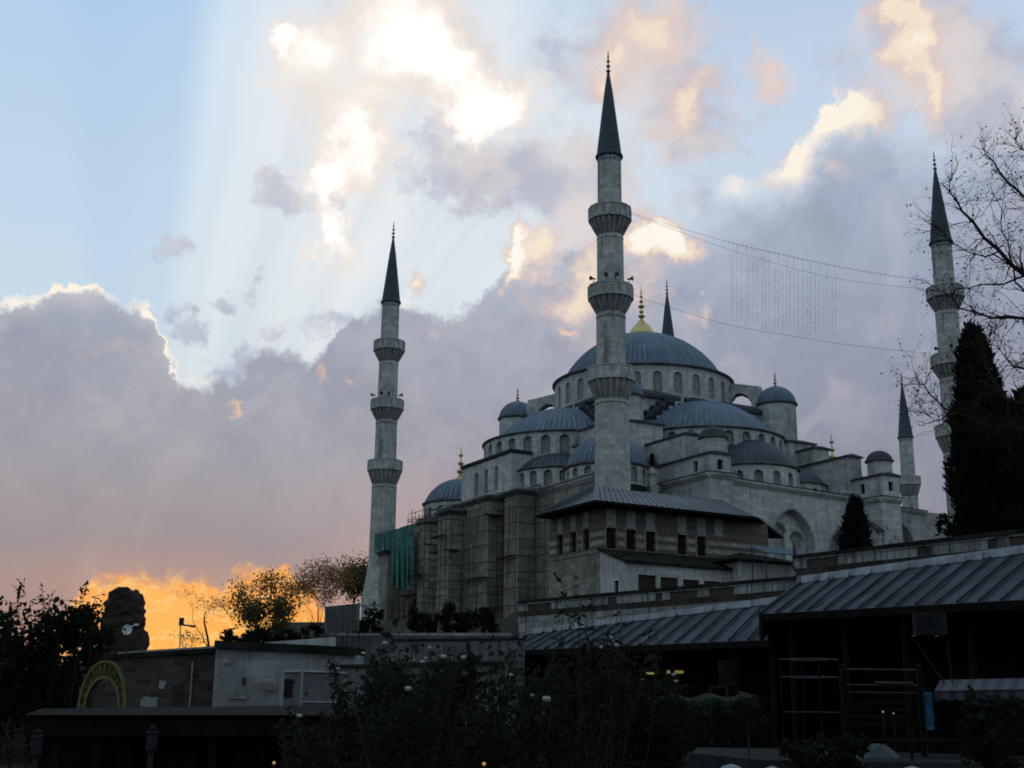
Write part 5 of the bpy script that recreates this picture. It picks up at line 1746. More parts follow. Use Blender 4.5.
# rose bushes in the cafe garden
ROSES = [
    # px, top py, width px, Y, seed, leaves, flowers, label
    (374, 666, 80, 15.0, 1, 2600, 4, 'rose bush in front of the metal cabinet, left end of the rose bed'),
    (410, 672, 90, 14.0, 2, 2600, 4, 'rose bush before the stained pale wall strip'),
    (464, 664, 92, 15.5, 3, 2800, 4, 'rose bush rising to the corner of the lower lead roof'),
    (520, 676, 92, 13.5, 4, 2600, 4, 'rose bush under the left end of the lower lead roof'),
    (578, 668, 96, 14.5, 5, 2800, 4, 'rose bush at the foot of the tall leafy shoot'),
    (634, 684, 92, 15.5, 6, 2600, 4, 'rose bush left of the yellow lamp'),
    (310, 726, 60, 12.0, 7, 1300, 2, 'low rose bush with a white bloom before the corrugated roof'),
    (420, 708, 120, 10.5, 8, 2600, 1, 'dark low rose bush at the bottom edge left of centre'),
    (540, 710, 130, 10.5, 9, 2600, 1, 'dark low rose bush at the bottom edge near the centre'),
]
for px, py, w, Y, sd, n, fl, lab in ROSES:
    rr = random.Random(100 + sd)
    top = at(px, py, Y); zb = gh(top.x, Y) - .05; hw = w * Y / F / 2
    H = top.z - zb
    sts = []
    for k in range(13):
        tx = px + rr.uniform(-.6, .6) * w; ty = py + abs(rr.gauss(0, 1)) * 14 - rr.random() ** 2 * 34
        q = at(tx, ty, Y + rr.uniform(-.5, .5)); b = Vector((top.x + rr.uniform(-.5, .5) * hw, Y + rr.uniform(-.3, .3), zb))
        sts.append((tuple(b), tuple(q)))
    ms = [((top.x, Y, zb + H * .52), (hw * 1.1, .7, H * .52), int(n * 1.7))]
    shrub('rose_bush', lab, sts, 50 + sd, ('leaf_rose', 'leaf_rose_pale', 'leaf_dark')[sd % 3], .085 * Y / 14, 20, group='rose bushes in the cafe garden', mass=ms, flowers=max(1, fl - 1), flower_r=.028)
rr = random.Random(77)
shrub('rose_shoot', 'tall slender leafy shoot rising in front of the banded wall', stems_px([(592, 594, 590), (584, 604, 590), (600, 618, 592), (612, 622, 596), (560, 574, 588), (566, 590, 588), (580, 612, 590), (640, 634, 604), (656, 630, 606), (622, 610, 598), (590, 640, 590), (604, 636, 594), (618, 640, 600), (634, 648, 604), (578, 632, 588), (650, 640, 606)], 13.0, -1.6, rr, .3), 31, 'leaf_rose', .085, 17, stem_r=.009)
# lower planting in front of the shops
for px0, px1, yt, yb, Y, sd, lab in ((636, 700, 704, 745, 30, 61, 'low planting bed left of the paved path'), (700, 765, 700, 738, 33, 62, 'low planting before the lattice shop window'), (790, 860, 742, 775, 24, 63, 'dark shrub at the lower right edge of the path'), (985, 1040, 700, 775, 18, 64, 'dark bush in the bottom right corner')):
    hedge(lab, px0, px1, yt, yb, Y, sd, 5, 320, .13, 'leaf_rose', name='shrub', cat='shrub')
g_ = Leaves(); rr = random.Random(8)
for k in range(9000):
    x = rr.uniform(-9, 12); y = rr.uniform(5.5, 30)
    if y > 27 and x > 4: continue
    p = Vector((x, y, gh(x, y) - .02)); s = rr.uniform(.08, .22)
    g_.leaf(p, Vector((rr.gauss(0, .4), rr.gauss(0, .4), 1)).normalized(), Vector((rr.gauss(0, 1), rr.gauss(0, 1), .1)), s, .03)
tag(g_.build('grass', 'leaf_rose', None), 'rough grass and ground cover on the cafe garden floor', 'grass', kind='stuff')

# ------------------------------------------------------------------ scaffolding, netting, lights between the minarets
def onplane(px, py, A, B):
    """point where the sight line through a pixel meets the upright plane through plan points A, B"""
    d = ray(px, py); n = Vector((B[1] - A[1], -(B[0] - A[0]), 0))
    return d * ((A[0] * n.x + A[1] * n.y) / (d.x * n.x + d.y * n.y))


def on_u(px, py, u):
    a, b = uv2w(u, -40), uv2w(u, 40); return onplane(px, py, (a.x, a.y), (b.x, b.y))


path = [(-25.2, -17.0), (-25.2, -13.2), (-27.7, -13.0), (-27.7, -8.5), (-25.2, -8.5), (-25.2, -5.7), (-27.7, -5.7), (-27.7, .2), (-29.9, .2), (-29.9, 4.6), (-27.7, 4.6), (-27.7, 6.6), (-25.2, 6.6), (-25.2, 10.6), (-27.9, 10.6), (-27.9, 16.0), (-25.2, 16.0), (-25.2, 24.0)]
w = uv2w(-27, 0, GZ)
scf = empty('scaffolding', (w.x, w.y, GZ), 'rusty tube scaffolding wrapped round the tall buttresses of the left facade', 'scaffolding')
# points about 1.8 m apart along the path
pp = []
for a, b in zip(path[:-1], path[1:]):
    L = math.dist(a, b); n = max(1, round(L / 1.7))
    for k in range(n): pp.append((a[0] + (b[0] - a[0]) * k / n, a[1] + (b[1] - a[1]) * k / n))
pp.append(path[-1])
m = MB(MF); rnd = random.Random(6)
for (u, v) in pp:
    if rnd.random() < .12: continue
    top = 24.6 + rnd.uniform(-3.0, .6)
    m = MB(MF); m.tube([(u, v, GZ - 1), (u + rnd.uniform(-.05, .05), v, top)], .042, 4, cap=False); m.build('standard', 'scaffold_steel', scf)
for k in range(9):
    z = GZ + 1.2 + k * 1.85
    m = MB(MF); m.tube([(a[0], a[1], z + rnd.uniform(-.1, .1)) for a in path], .045, 4); m.build('ledger', 'scaffold_steel', scf)
    for (a, b) in zip(path[:-1], path[1:]):
        if rnd.random() < .35:
            m = MB(MF); m.tube([(a[0], a[1], z + .9), (b[0], b[1], z + .9 + rnd.uniform(-.1, .1))], .038, 4); m.build('hand_rail', 'scaffold_steel', scf)
for i in (2, 6, 7, 8, 11, 12, 13, 14, 16, 5, 9):
    a, b = path[i], path[i + 1]; z = GZ + 1.2 + rnd.choice((3, 4, 5, 6, 7)) * 1.85 + .05
    m = MB(MF); t = Vector((b[0] - a[0], b[1] - a[1], 0)); L = t.length; t /= L; n = Vector((t.y, -t.x, 0)); ra = rnd.uniform(0, .3) * L
    p, q = Vector((a[0], a[1], z)) + t * ra, Vector((b[0], b[1], z + rnd.uniform(-.06, .06)))
    m.loft([[p - n * .1, q - n * .1, q + n * .55, p + n * .55], [v_ + Vector((0, 0, .08)) for v_ in (p - n * .1, q - n * .1, q + n * .55, p + n * .55)]])
    m.build('plank', 'plank', scf)
# ladders
for (u, v, zl) in ((-27.85, -3.2, 12), (-27.85, -1.4, 15)):
    m = MB(MF)
    for dv in (0, .4): m.tube([(u, v + dv, zl - 3), (u, v + dv, zl + 8)], .035, 4)
    for k in range(26): m.tube([(u, v, zl - 2.8 + k * .42), (u, v + .4, zl - 2.8 + k * .42)], .025, 4)
    m.build('ladder', 'steel', scf)
# tube rails on the roof edge above the netting
m = MB(MF)
for k in range(7): m.tube([(-24.3, 16.6 + k * 1.2, 24.6), (-24.3, 16.6 + k * 1.2, 26.7 + .4 * ((k * 7) % 3))], .045, 4)
for z in (25.4, 26.2): m.tube([(-24.3, 16.4, z), (-24.3, 24.2, z)], .04, 4)
m.build('guard_rail', 'scaffold_steel', scf)

# green debris netting
w = uv2w(-28, 22, GZ)
net = empty('debris_net', (w.x, w.y, GZ), 'green debris netting draped over the scaffold next to the left minaret', 'netting')
m = MB(); rnd = random.Random(14)
cols = []
NX = 52
for i in range(NX + 1):
    px = 374.5 + (413 - 374.5) * i / NX
    top = 534 - (534 - 525) * i / NX
    if px < 391: bot = 550 + 2 * math.sin(i)
    else: bot = 580 + 9 * math.sin((px - 389) / 24 * pi) + rnd.uniform(-.8, .8)
    fold = .22 * math.sin(i * .95) + .10 * math.sin(i * 2.3) + .06 * math.sin(i * 3.7)
    col_ = []
    for k in range(13):
        t = k / 12; py = top + (bot - top) * t
        q = on_u(px + (.5 * math.sin(i * .65) * t), py, -27.9 + (fold * t if px > 390 else fold * .4 * t))
        col_.append(q)
    cols.append(col_)
for i in range(NX):
    for k in range(12):
        if abs((cols[i][12] - cols[i + 1][12]).z) > 3 and False: continue
        m.poly([cols[i][k + 1], cols[i + 1][k + 1], cols[i + 1][k], cols[i][k]], smooth=True)
m.build('sheet', 'net_green', net)

# strings of festival lights hung between the two minarets
Mw, Rw_ = uv2w(-25.6, -29.6), uv2w(25.1, -29.6)
A_, B_ = (Mw.x, Mw.y), (Rw_.x, Rw_.y)
fl_ = onplane(790, 262, A_, B_)
mah = empty('festival_lights', tuple(fl_), 'strings of festival lights hung as a curtain between two minarets', 'light string')


def curve_px(lst, n=40):
    """smooth curve through pixel points, as points on the hanging plane"""
    out = []
    P_ = [Vector((x, y, 0)) for x, y in lst]
    for i in range(len(P_) - 1):
        p0 = P_[max(0, i - 1)]; p1 = P_[i]; p2 = P_[i + 1]; p3 = P_[min(len(P_) - 1, i + 2)]
        for k in range(8):
            t = k / 8
            out.append(.5 * ((2 * p1) + (p2 - p0) * t + (2 * p0 - 5 * p1 + 4 * p2 - p3) * t * t + (3 * p1 - p0 - 3 * p2 + p3) * t ** 3))
    out.append(P_[-1])
    return out


def y_on(c, x):
    for a, b in zip(c[:-1], c[1:]):
        if a.x <= x <= b.x: return a.y + (b.y - a.y) * (x - a.x) / max(1e-6, b.x - a.x)
    return c[-1].y


c1 = curve_px([(628, 211), (646, 217.6), (690, 231), (725, 241), (780, 254), (857, 270), (930, 281)])
c2 = curve_px([(628, 213), (678, 231), (725, 248), (792, 268), (857, 282), (930, 289)])
c3 = curve_px([(629, 293), (646, 299.6), (681, 311), (732, 325.5), (804, 338), (857, 346), (934, 354)])
for c, r in ((c1, .04), (c2, .04), (c3, .045)):
    m = MB(); m.tube([onplane(p.x, p.y, A_, B_) for p in c], r * .45, 4); m.build('cable', 'cable', mah)
rnd = random.Random(3)
for k in range(26):
    x = 733 + k * 4.1 + rnd.uniform(-1.0, 1.0)
    ya = y_on(c1 if k % 2 else c2, x); yb = y_on(c3, x)
    yb += rnd.uniform(-9, 0)
    p, q = onplane(x, ya, A_, B_), onplane(x, yb, A_, B_)
    m = MB(); m.tube([p, q], .006, 3, cap=False)
    n = 26
    for j in range(1, n):
        if rnd.random() < .45: continue
        c_ = p.lerp(q, j / n); m.box((c_.x, c_.y, c_.z - .05), (.05, .05, .13))
    m.build('light_string', 'bulb', mah)
m = MB()
for k in range(44):
    x = 724 + k * 4.6; c_ = onplane(x, y_on(c1, x), A_, B_); m.box((c_.x, c_.y, c_.z - .13), (.06, .06, .15))
m.build('bulb_row', 'cable', mah)

# ------------------------------------------------------------------ left side: roof, sign, cabinet, dish, mast, panel
def low_roof():
    Yf, Yb = 23.0, 27.5
    a, b = at(24, 715.5, Yf), at(352, 716, Yf); c, d = at(352, 705, Yb), at(40, 709.5, Yb)
    root = empty('stall', ((a.x + b.x) / 2, Yf + 1, -2.6), 'dark stall under a low corrugated roof at the lower left', 'stall')
    m = MB(); n = 150
    for k in range(n):
        s, e = k / n, (k + 1) / n
        za, zb = (.025 if k % 2 else 0), (.025 if (k + 1) % 2 else 0)
        p0, p1 = a.lerp(b, s), a.lerp(b, e); q0, q1 = d.lerp(c, s), d.lerp(c, e)
        p0.z += za; q0.z += za; p1.z += zb; q1.z += zb
        m.poly([p0, p1, q1, q0], smooth=True)
    m.build('roof', 'roof_sheet', root)
    m = MB(); dn = Vector((0, .1, -.07)); m.loft([[a + dn, b + dn, b + dn + Vector((0, .06, 0)), a + dn + Vector((0, .06, 0))], [v + Vector((0, 0, -.28)) for v in (a + dn, b + dn, b + dn + Vector((0, .06, 0)), a + dn + Vector((0, .06, 0)))]]); m.build('fascia', 'black_wood', root)
    m = MB(); m.bx(d.x + .1, b.x + .6, Yb - .3, Yb - .1, -3.2, d.z - .05); m.build('back_wall', 'black_wood', root)
    m = MB(); m.bx(a.x + .3, b.x - .2, Yf + .5, Yf + .6, -3.2, -1.05); m.build('counter', 'brown_wood', root)
    for px in (60, 100, 215, 290):
        q = at(px, 716, Yf + .3); m = MB(); m.box((q.x, q.y, -3.2), (.14, .14, 3.0)); m.build('post', 'black_wood', root)
    for px, w_, h_ in ((78, .5, .35), (128, .28, .5), (178, .7, .3), (250, .5, .4)):
        q = at(px, 735, Yf + 1.2); m = MB(); m.box((q.x, q.y, -1.05), (w_, .25, h_)); m.build('crate', 'brown_wood', root)
    return root


plain('roof_sheet', (0.010, 0.0145, 0.0145), 0.9, 0.0, 0.35, 0.8, spec=.08)
low_roof()

# yellow arch sign with dark green letters round it
def arch_sign():
    Y = 31.0
    c = at(101, 712, Y)
    root = empty('arch_sign', (c.x, c.y, -2.6), 'yellow arched sign lettered in dark green behind the corrugated roof', 'sign')
    k = Y / F
    # outer and inner outline in pixel units about (101, 712)
    def outer(t): return (23.5 * math.cos(t), 49 * math.sin(t) ** .9 if math.sin(t) > 0 else 0)
    def inner(t): return (16.0 * math.cos(t), 31 * math.sin(t) ** .9 if math.sin(t) > 0 else 0)
    N_ = 40
    def P(q, d): return (c.x + q[0] * k, c.y + d, c.z + q[1] * k)
    m = MB()
    for i in range(N_):
        t0, t1 = pi * i / N_, pi * (i + 1) / N_
        o0, o1, i0, i1 = outer(t0), outer(t1), inner(t0), inner(t1)
        m.loft([[P(o0, 0), P(o1, 0), P(i1, 0), P(i0, 0)], [P(o0, .22), P(o1, .22), P(i1, .22), P(i0, .22)]], cap=True)
    m.build('frame', 'sign_green', root)
    m = MB()
    for sx in (-1, 1):
        xo, xi = (23.5, 16.0)
        lo, hi = sorted((sx * xo * k, sx * xi * k)); m.bx(c.x + lo, c.x + hi, c.y, c.y + .22, -2.6, c.z)
    m.build('post', 'dark_metal', root)
    m = MB()
    for (f0_, f1_) in ((outer, 1.0), (inner, 1.0)):
        for i in range(N_):
            t0, t1 = pi * i / N_, pi * (i + 1) / N_
            a, b = f0_(t0), f0_(t1)
            s = .90 if f0_ is outer else 1.12
            m.loft([[P(a, -.03), P(b, -.03), P((b[0] * s, b[1] * (s if f0_ is inner else .95)), -.03), P((a[0] * s, a[1] * (s if f0_ is inner else .95)), -.03)], [P(a, .01), P(b, .01), P((b[0] * s, b[1] * (s if f0_ is inner else .95)), .01), P((a[0] * s, a[1] * (s if f0_ is inner else .95)), .01)]])
    m.build('rim', 'sign_yellow', root)
    # the letters, too small to read: upright strokes with cross strokes, one glyph per bay, between pale gaps
    m = MB()
    for i in range(13):
        t = pi * (i + .5) / 13
        o, n_ = outer(t), inner(t)
        o = (o[0] * .88, o[1] * .92); n_ = (n_[0] * 1.16, n_[1] * 1.16)
        d = Vector((o[0] - n_[0], 0, o[1] - n_[1])); L = d.length; d /= L; s = Vector((d.z, 0, -d.x))
        for off in (-1.35, 1.35):
            a = Vector((n_[0], 0, n_[1])) + s * off * (1 if i % 3 else .4)
            b = a + d * L - s * off * (.5 if i % 2 else 0)
            w_ = s * .45
            m.poly([P(((a - w_).x, (a - w_).z), -.02), P(((a + w_).x, (a + w_).z), -.02), P(((b + w_).x, (b + w_).z), -.02), P(((b - w_).x, (b - w_).z), -.02)])
    m.build('lettering', 'sign_yellow', root)
    return root


arch_sign()

Yc = 31.0
a, b, c = at(283, 703, Yc), at(301, 704, Yc - .4), at(344, 703, Yc + .6)
top = at(301, 671.5, Yc - .4).z; bot = a.z - .4
cab = empty('metal_cabinet', (b.x, b.y, bot), 'grey metal cabinet with a dark louvre standing behind the corrugated roof', 'cabinet')
m = MB(); bk = Vector((0, 1.3, 0))
m.loft([[(a.x, a.y, bot), (b.x, b.y, bot), (c.x, c.y, bot), (c.x, c.y + 1.0, bot), (a.x, a.y + 1.0, bot)], [(a.x, a.y, top), (b.x, b.y, top), (c.x, c.y, top), (c.x, c.y + 1.0, top), (a.x, a.y + 1.0, top)]])
m.build('body', 'grey_metal', cab)
m = MB()
for q in (b, c):
    m.box((q.x, q.y - .03, bot), (.06, .06, top - bot + .03))
m.tube([(a.x, a.y - .02, top), (b.x, b.y - .02, top), (c.x, c.y - .02, top)], .035, 4); m.tube([(b.x, b.y - .03, bot + .42), (c.x, c.y - .03, bot + .42)], .03, 4)
m.build('frame', 'cab_rail', cab) if 'cab_rail' in MAT else m.build('frame', 'steel', cab)
m = MB(); q0, q1 = a.lerp(b, .02), a.lerp(b, .45); z0_, z1_ = at(285, 697, Yc).z, at(285, 679, Yc).z
m.loft([[(q0.x, q0.y - .05, z0_), (q1.x, q1.y - .05, z0_), (q1.x, q1.y - .05, z1_), (q0.x, q0.y - .05, z1_)], [(q0.x, q0.y + .02, z0_), (q1.x, q1.y + .02, z0_), (q1.x, q1.y + .02, z1_), (q0.x, q0.y + .02, z1_)]])
m.build('louvre', 'dark_opening', cab)

# satellite dish on its pole
Yd = 43.0
d = at(126.5, 629.5, Yd)
ds = empty('satellite_dish', (d.x, d.y + .2, -2.6), 'small white satellite dish on a thin pole before the ruined tower', 'satellite dish')
m = MB(); m.tube([(d.x, d.y + .2, -2.6), (d.x, d.y + .2, d.z)], .022, 6); m.build('pole', 'dark_metal', ds)
m = MB()
for i in range(4):
    r0, r1 = .165 * i / 4, .165 * (i + 1) / 4
    for k in range(20):
        t0, t1 = 2 * pi * k / 20, 2 * pi * (k + 1) / 20
        q = [(r, t) for r, t in ((r0, t0), (r0, t1), (r1, t1), (r1, t0))]
        pts = [Vector((d.x + r * math.cos(t), d.y + .12 - r * r * 1.6, d.z + r * math.sin(t) * 1.05)) for r, t in q]
        m.poly(pts[1:] if i == 0 else pts, smooth=True)
m.build('reflector', 'white_paint', ds)
m = MB(); m.tube([(d.x, d.y + .1, d.z - .18), (d.x, d.y - .22, d.z)], .012, 4); m.lathe((d.x, d.y - .22, d.z - .04), [(.0, 0), (.05, .01), (.05, .07), (0, .08)], 8); m.build('receiver', 'dark_metal', ds)
m = MB(); m.tube([(d.x, d.y + .2, d.z + .05), (d.x + .22, d.y + .2, d.z + .18)], .015, 4); m.box((d.x + .26, d.y + .2, d.z + .15), (.14, .06, .06)); m.build('aerial', 'white_paint', ds)

# floodlight mast silhouetted against the glow
Yf = 70.0
q = at(180.5, 648, Yf); t = at(180.5, 619, Yf)
fm = empty('floodlight_mast', (q.x, q.y, q.z - 1), 'thin mast with a floodlight and side arm dark against the glow', 'mast')
m = MB(); m.tube([(q.x, q.y, q.z - 1), t], .03, 5); m.build('pole', 'dark_metal', fm)
m = MB(); h = at(181, 624.5, Yf); e = at(195, 626.5, Yf); m.tube([h, e], .05, 5); m.box((e.x - .1, e.y, e.z - .05), (.28, .12, .12)); m.build('arm', 'dark_metal', fm)
m = MB(); h = at(181.5, 621.5, Yf); m.box((h.x, h.y, h.z - .22), (.26, .2, .42), .2); m.build('floodlight', 'dark_metal', fm)

# corrugated panel on posts
Yp = 88.0
a, b = at(325, 634, Yp), at(359, 631, Yp - 1)
ta, tb = at(325, 608, Yp), at(359, 604.5, Yp - 1)
pn = empty('panel', ((a.x + b.x) / 2, a.y, 3.0), 'grey corrugated hoarding on thin posts above the pale wall', 'hoarding')
m = MB(); n = 22
for k in range(n):
    s, e = k / n, (k + 1) / n
    f = lambda x: Vector((0, -.09 if int(round(x * n)) % 2 else .05, 0))
    m.poly([a.lerp(b, s) + f(s), a.lerp(b, e) + f(e), ta.lerp(tb, e) + f(e), ta.lerp(tb, s) + f(s)])
m.build('sheet', 'grey_metal', pn)
m = MB()
for s in (0, .33, .66, 1):
    p, q = a.lerp(b, s), ta.lerp(tb, s); m.tube([(p.x, p.y + .2, 3.0), (q.x, q.y + .2, q.z + .1)], .05, 5)
m.tube([ta + Vector((0, .2, .05)), tb + Vector((0, .2, .05))], .05, 5)
m.build('post', 'dark_metal', pn)

# white posts with a slack chain, bottom left
posts = []
for i, (px, py, Y, lab) in enumerate(((38, 731, 17.0, 'short white post with a ball top, chain hanging to its left'), (153, 727, 17.5, 'short white post in front of the dark stall, the right one of the chained pair'))):
    q = at(px, py, Y)
    r = empty('chain_post', (q.x, q.y, -2.4), lab, 'post')
    m = MB(); m.lathe((q.x, q.y, 0), [(.04, -2.4), (.04, q.z - .33), (.07, q.z - .3), (.075, q.z - .1), (.088, q.z - .09), (.088, q.z - .06), (.04, q.z - .05)], 10); m.build('shaft', 'post_white', r) if 'post_white' in MAT else m.build('shaft', 'cloth_pale', r)
    m = MB(); m.lathe((q.x, q.y, q.z - .06), [(.02, 0), (.045, .03), (.045, .06), (0, .09)], 10); m.build('ball', 'post_white', r)
    posts.append(q)
m = MB(); a, b = at(2, 722, 17.0), posts[0] + Vector((-.06, 0, -.15))
pts = [a.lerp(b, k / 10) + Vector((0, 0, -.16 * 4 * (k / 10) * (1 - k / 10))) for k in range(11)]
m.tube(pts, .014, 5); tag(m.build('chain', 'post_white'), 'slack pale chain hanging from the white post at the bottom left', 'chain')

# ------------------------------------------------------------------ right side: path, stall frame, benches, awning ...
path_ = [(6.5, 33.2), (30, 30.6), (30, 34.5), (17, 38.0), (9, 46), (4.0, 46)]
m = MB(); m.poly([(x, y, gh(x, y) + .25 if False else -1.06) for x, y in path_])
lip = [(x, y, -1.06) for x, y in path_]
for p, q in zip(lip, lip[1:] + lip[:1]): m.poly([q, p, (p[0], p[1], -2.2), (q[0], q[1], -2.2)])
tag(m.build('path', 'paving'), kind='structure')
m = MB(); a, b = at(845, 741, 35.2), at(1060, 741, 31.5)
m.tube([a, b], .07, 6)
for s in (0, .33, .66, 1):
    q = a.lerp(b, s); m.tube([q, (q.x, q.y, -1.3)], .04, 5)
tag(m.build('kerb_rail', 'black_wood'), 'low dark rail along the edge of the paved path', 'rail')


def frame_table(label, px0, px1, ytop, Y, w=.9):
    a, b = at(px0, ytop, Y), at(px1, ytop, Y)
    root = empty('metal_rack', ((a.x + b.x) / 2, Y, -1.06), label, 'stall frame')
    L = b.x - a.x
    def rect(z, dx=0, dy=0):
        return [Vector((a.x + dx, Y - .1 + dy, z)), Vector((a.x + L * .55 + dx, Y - w * .9 + dy, z)), Vector((b.x + dx, Y + dy, z)), Vector((a.x + L * .48 + dx, Y + w * .8 + dy, z))]
    for z, nm in ((a.z + .02, 'top_rail'), (at(px0, ytop + 17, Y).z, 'middle_rail')):
        r = rect(z); m = MB()
        for p, q in zip(r, r[1:] + r[:1]): m.tube([p, q], .018, 4)
        m.build(nm, 'frame_rail', root) if 'frame_rail' in MAT else m.build(nm, 'steel', root)
    for p in rect(a.z):
        m = MB(); m.tube([p, (p.x, p.y, -1.1)], .028, 5); m.build('leg', 'black_wood', root)
    r = rect(at(px0, ytop + 52, Y).z); m = MB()
    for p, q in zip(r, r[1:] + r[:1]): m.tube([p, q], .02, 4)
    m.build('stretcher', 'dark_metal', root)
    return root


frame_table('tubular metal stall frame with two open rails on the paved path', 779, 838, 660, 36.5)
Yb_ = 37.5
a, b = at(843, 668, Yb_), at(919, 668, Yb_)
bn = empty('railed_rack', ((a.x + b.x) / 2, Yb_, -1.06), 'dark timber rack with three pale horizontal rails between two posts', 'rack')
for q in (a, b):
    m = MB(); m.box((q.x, q.y, -1.06), (.16, .16, q.z + 1.06)); m.lathe((q.x, q.y, q.z), [(.09, 0), (.1, .05), (.05, .12), (0, .14)], 8); m.build('post', 'black_wood', bn)
for y, r in ((669, .022), (684.5, .02), (692, .014)):
    m = MB(); p, q = at(844, y, Yb_), at(918, y + 1, Yb_); m.box(((p.x + q.x) / 2, Yb_, p.z - r), (q.x - p.x, .06, 2 * r)); m.build('rail', 'frame_rail', bn)
m = MB(); p, q = at(876, 682, Yb_ - .1), at(912, 682.5, Yb_ - .1); m.box(((p.x + q.x) / 2, p.y, p.z - .04), (q.x - p.x, .2, .06)); m.build('board', 'frame_rail', bn)
for k in range(4):
    p, q = at(846, 702 + k * 7, Yb_), at(918, 702 + k * 7, Yb_); m = MB(); m.box(((p.x + q.x) / 2, Yb_, p.z - .05), (q.x - p.x, .05, .1)); m.build('slat', 'black_wood', bn)
# pale cloth heap under the rack
rnd = random.Random(5)
p = at(874, 732, 36.6); m = MB(); G = 14
hz = {}
for i in range(G + 1):
    for j in range(7):
        e = math.sin(pi * i / G) * math.sin(pi * j / 6)
        hz[i, j] = Vector((p.x - .62 + 1.24 * i / G, p.y - .4 + .8 * j / 6, -1.07 + .40 * e ** .6 + rnd.uniform(-.04, .04) * e))
for i in range(G):
    for j in range(6): m.poly([hz[i, j], hz[i + 1, j], hz[i + 1, j + 1], hz[i, j + 1]])
tag(m.build('cloth_heap', 'cloth_heap' if 'cloth_heap' in MAT else 'cloth_pale'), 'heap of pale blue cloth lying under the timber rack', 'cloth')
# blue banner
p0, p1 = at(924.5, 692, 36.5), at(934.5, 730, 36.5)
bn2 = empty('banner', ((p0.x + p1.x) / 2, 36.5, -1.06), 'narrow mottled blue banner hanging beside the striped awning', 'banner')
m = MB(); n = 8
for k in range(n):
    z0_, z1_ = p1.z + (p0.z - p1.z) * k / n, p1.z + (p0.z - p1.z) * (k + 1) / n
    f = lambda kk: .04 * math.sin(kk * 1.4)
    m.poly([(p0.x, 36.5 + f(k), z0_), (p1.x, 36.48 + f(k + 1), z0_), (p1.x, 36.48 + f(k + 2), z1_), (p0.x, 36.5 + f(k + 1), z1_)], smooth=True)
m.build('cloth', 'banner_blue', bn2)
m = MB(); m.tube([(p0.x - .03, 36.52, -1.06), (p0.x - .03, 36.52, p0.z + .1)], .02, 5); m.build('pole', 'dark_metal', bn2)
# striped awning
a, b = at(934, 692, 35.8), at(1062, 689.5, 34.6)
at_, bt_ = at(940, 680, 38.2), at(1066, 677, 37.0)
aw_ = empty('awning', ((a.x + b.x) / 2, a.y, a.z), 'blue and white striped awning over a shop front at the right', 'awning')
m = MB(); n = 30; L = (b - a).length
for k in range(n):
    s, e = k / n, (k + 1) / n
    m.poly([a.lerp(b, s), a.lerp(b, e), at_.lerp(bt_, e), at_.lerp(bt_, s)], [(s * L, 0), (e * L, 0), (e * L, 1), (s * L, 1)])
m.build('canopy', 'striped_awning', aw_)
m = MB()
for k in range(n):
    s, e = k / n, (k + 1) / n; p, q = a.lerp(b, s), a.lerp(b, e)
    za, zb = (-.22 - .04 * math.sin(k * 2.2)), (-.22 - .04 * math.sin((k + 1) * 2.2))
    m.poly([p + Vector((0, -.02, za)), q + Vector((0, -.02, zb)), q + Vector((0, -.02, 0)), p + Vector((0, -.02, 0))], [(s * L, 0), (e * L, 0), (e * L, 1), (s * L, 1)])
m.build('valance', 'striped_awning', aw_)
m = MB(); m.tube([a + Vector((0, -.03, .02)), b + Vector((0, -.03, .02))], .022, 5); m.build('front_bar', 'frame_rail', aw_)
for q, w_ in ((a, at_), (b, bt_)):
    m = MB(); m.tube([q + Vector((0, .05, -.03)), (w_.x, w_.y + .8, w_.z - .7)], .02, 5); m.build('bracket', 'dark_metal', aw_)
# air conditioner
q = at(927, 623, 38.5)
ac = empty('air_conditioner', tuple(q), 'air conditioner with a round fan under the dark eave at the right', 'air conditioner')
m = MB(); m.box((q.x + .18, q.y + .3, q.z - .33), (.95, .32, .66)); m.build('case', 'ac_case' if 'ac_case' in MAT else 'dark_metal', ac)
m = MB()
fc = Vector((q.x - .02, q.y + .12, q.z))
for r in (.26, .2, .13):
    m.tube([fc + Vector((r * math.cos(2 * pi * k / 20), 0, r * math.sin(2 * pi * k / 20))) for k in range(21)], .012, 4)
for k in range(6): m.tube([fc, fc + Vector((.26 * math.cos(pi * k / 3), 0, .26 * math.sin(pi * k / 3)))], .01, 4)
m.build('fan_grille', 'dark_metal', ac)
m = MB()
for sx in (-.2, .5): m.tube([(q.x + sx, q.y + .1, q.z - .35), (q.x + sx, q.y + .9, q.z - .35)], .025, 4)
m.build('bracket', 'dark_metal', ac)
# leaning poles
for i, (x0, y0, x1, y1, lab) in enumerate(((915, 640, 934, 668, 'thin pole leaning to the right under the air conditioner'), (947, 640, 951, 672, 'nearly upright thin pole right of the air conditioner'))):
    p, q = at(x0, y0, 38.4), at(x1, y1, 37.6)
    d = (q - p).normalized(); e = q + d * ((q.z + 1.06) / max(.05, -d.z))
    m = MB(); m.tube([p, e if (e - q).length < 4 else q], .022, 5); tag(m.build('pole', 'brown_wood'), lab, 'pole')

# lamp and counter in the first shop
def lamp(px, py, Y, L, label, mat, r=.04):
    q = at(px, py, Y); root = empty('lamp', tuple(q), label, 'lamp')
    m = MB(); m.tube([(q.x - L / 2, q.y, q.z), (q.x + L / 2, q.y, q.z)], r, 8); m.build('tube', mat, root)
    m = MB(); m.box((q.x, q.y, q.z + r), (L + .1, .12, .05)); m.build('housing', 'dark_metal', root)
    m = MB(); m.tube([(q.x, q.y, q.z + r), (q.x, q.y, q.z + .5)], .01, 4); m.build('cord', 'dark_metal', root)
    return root


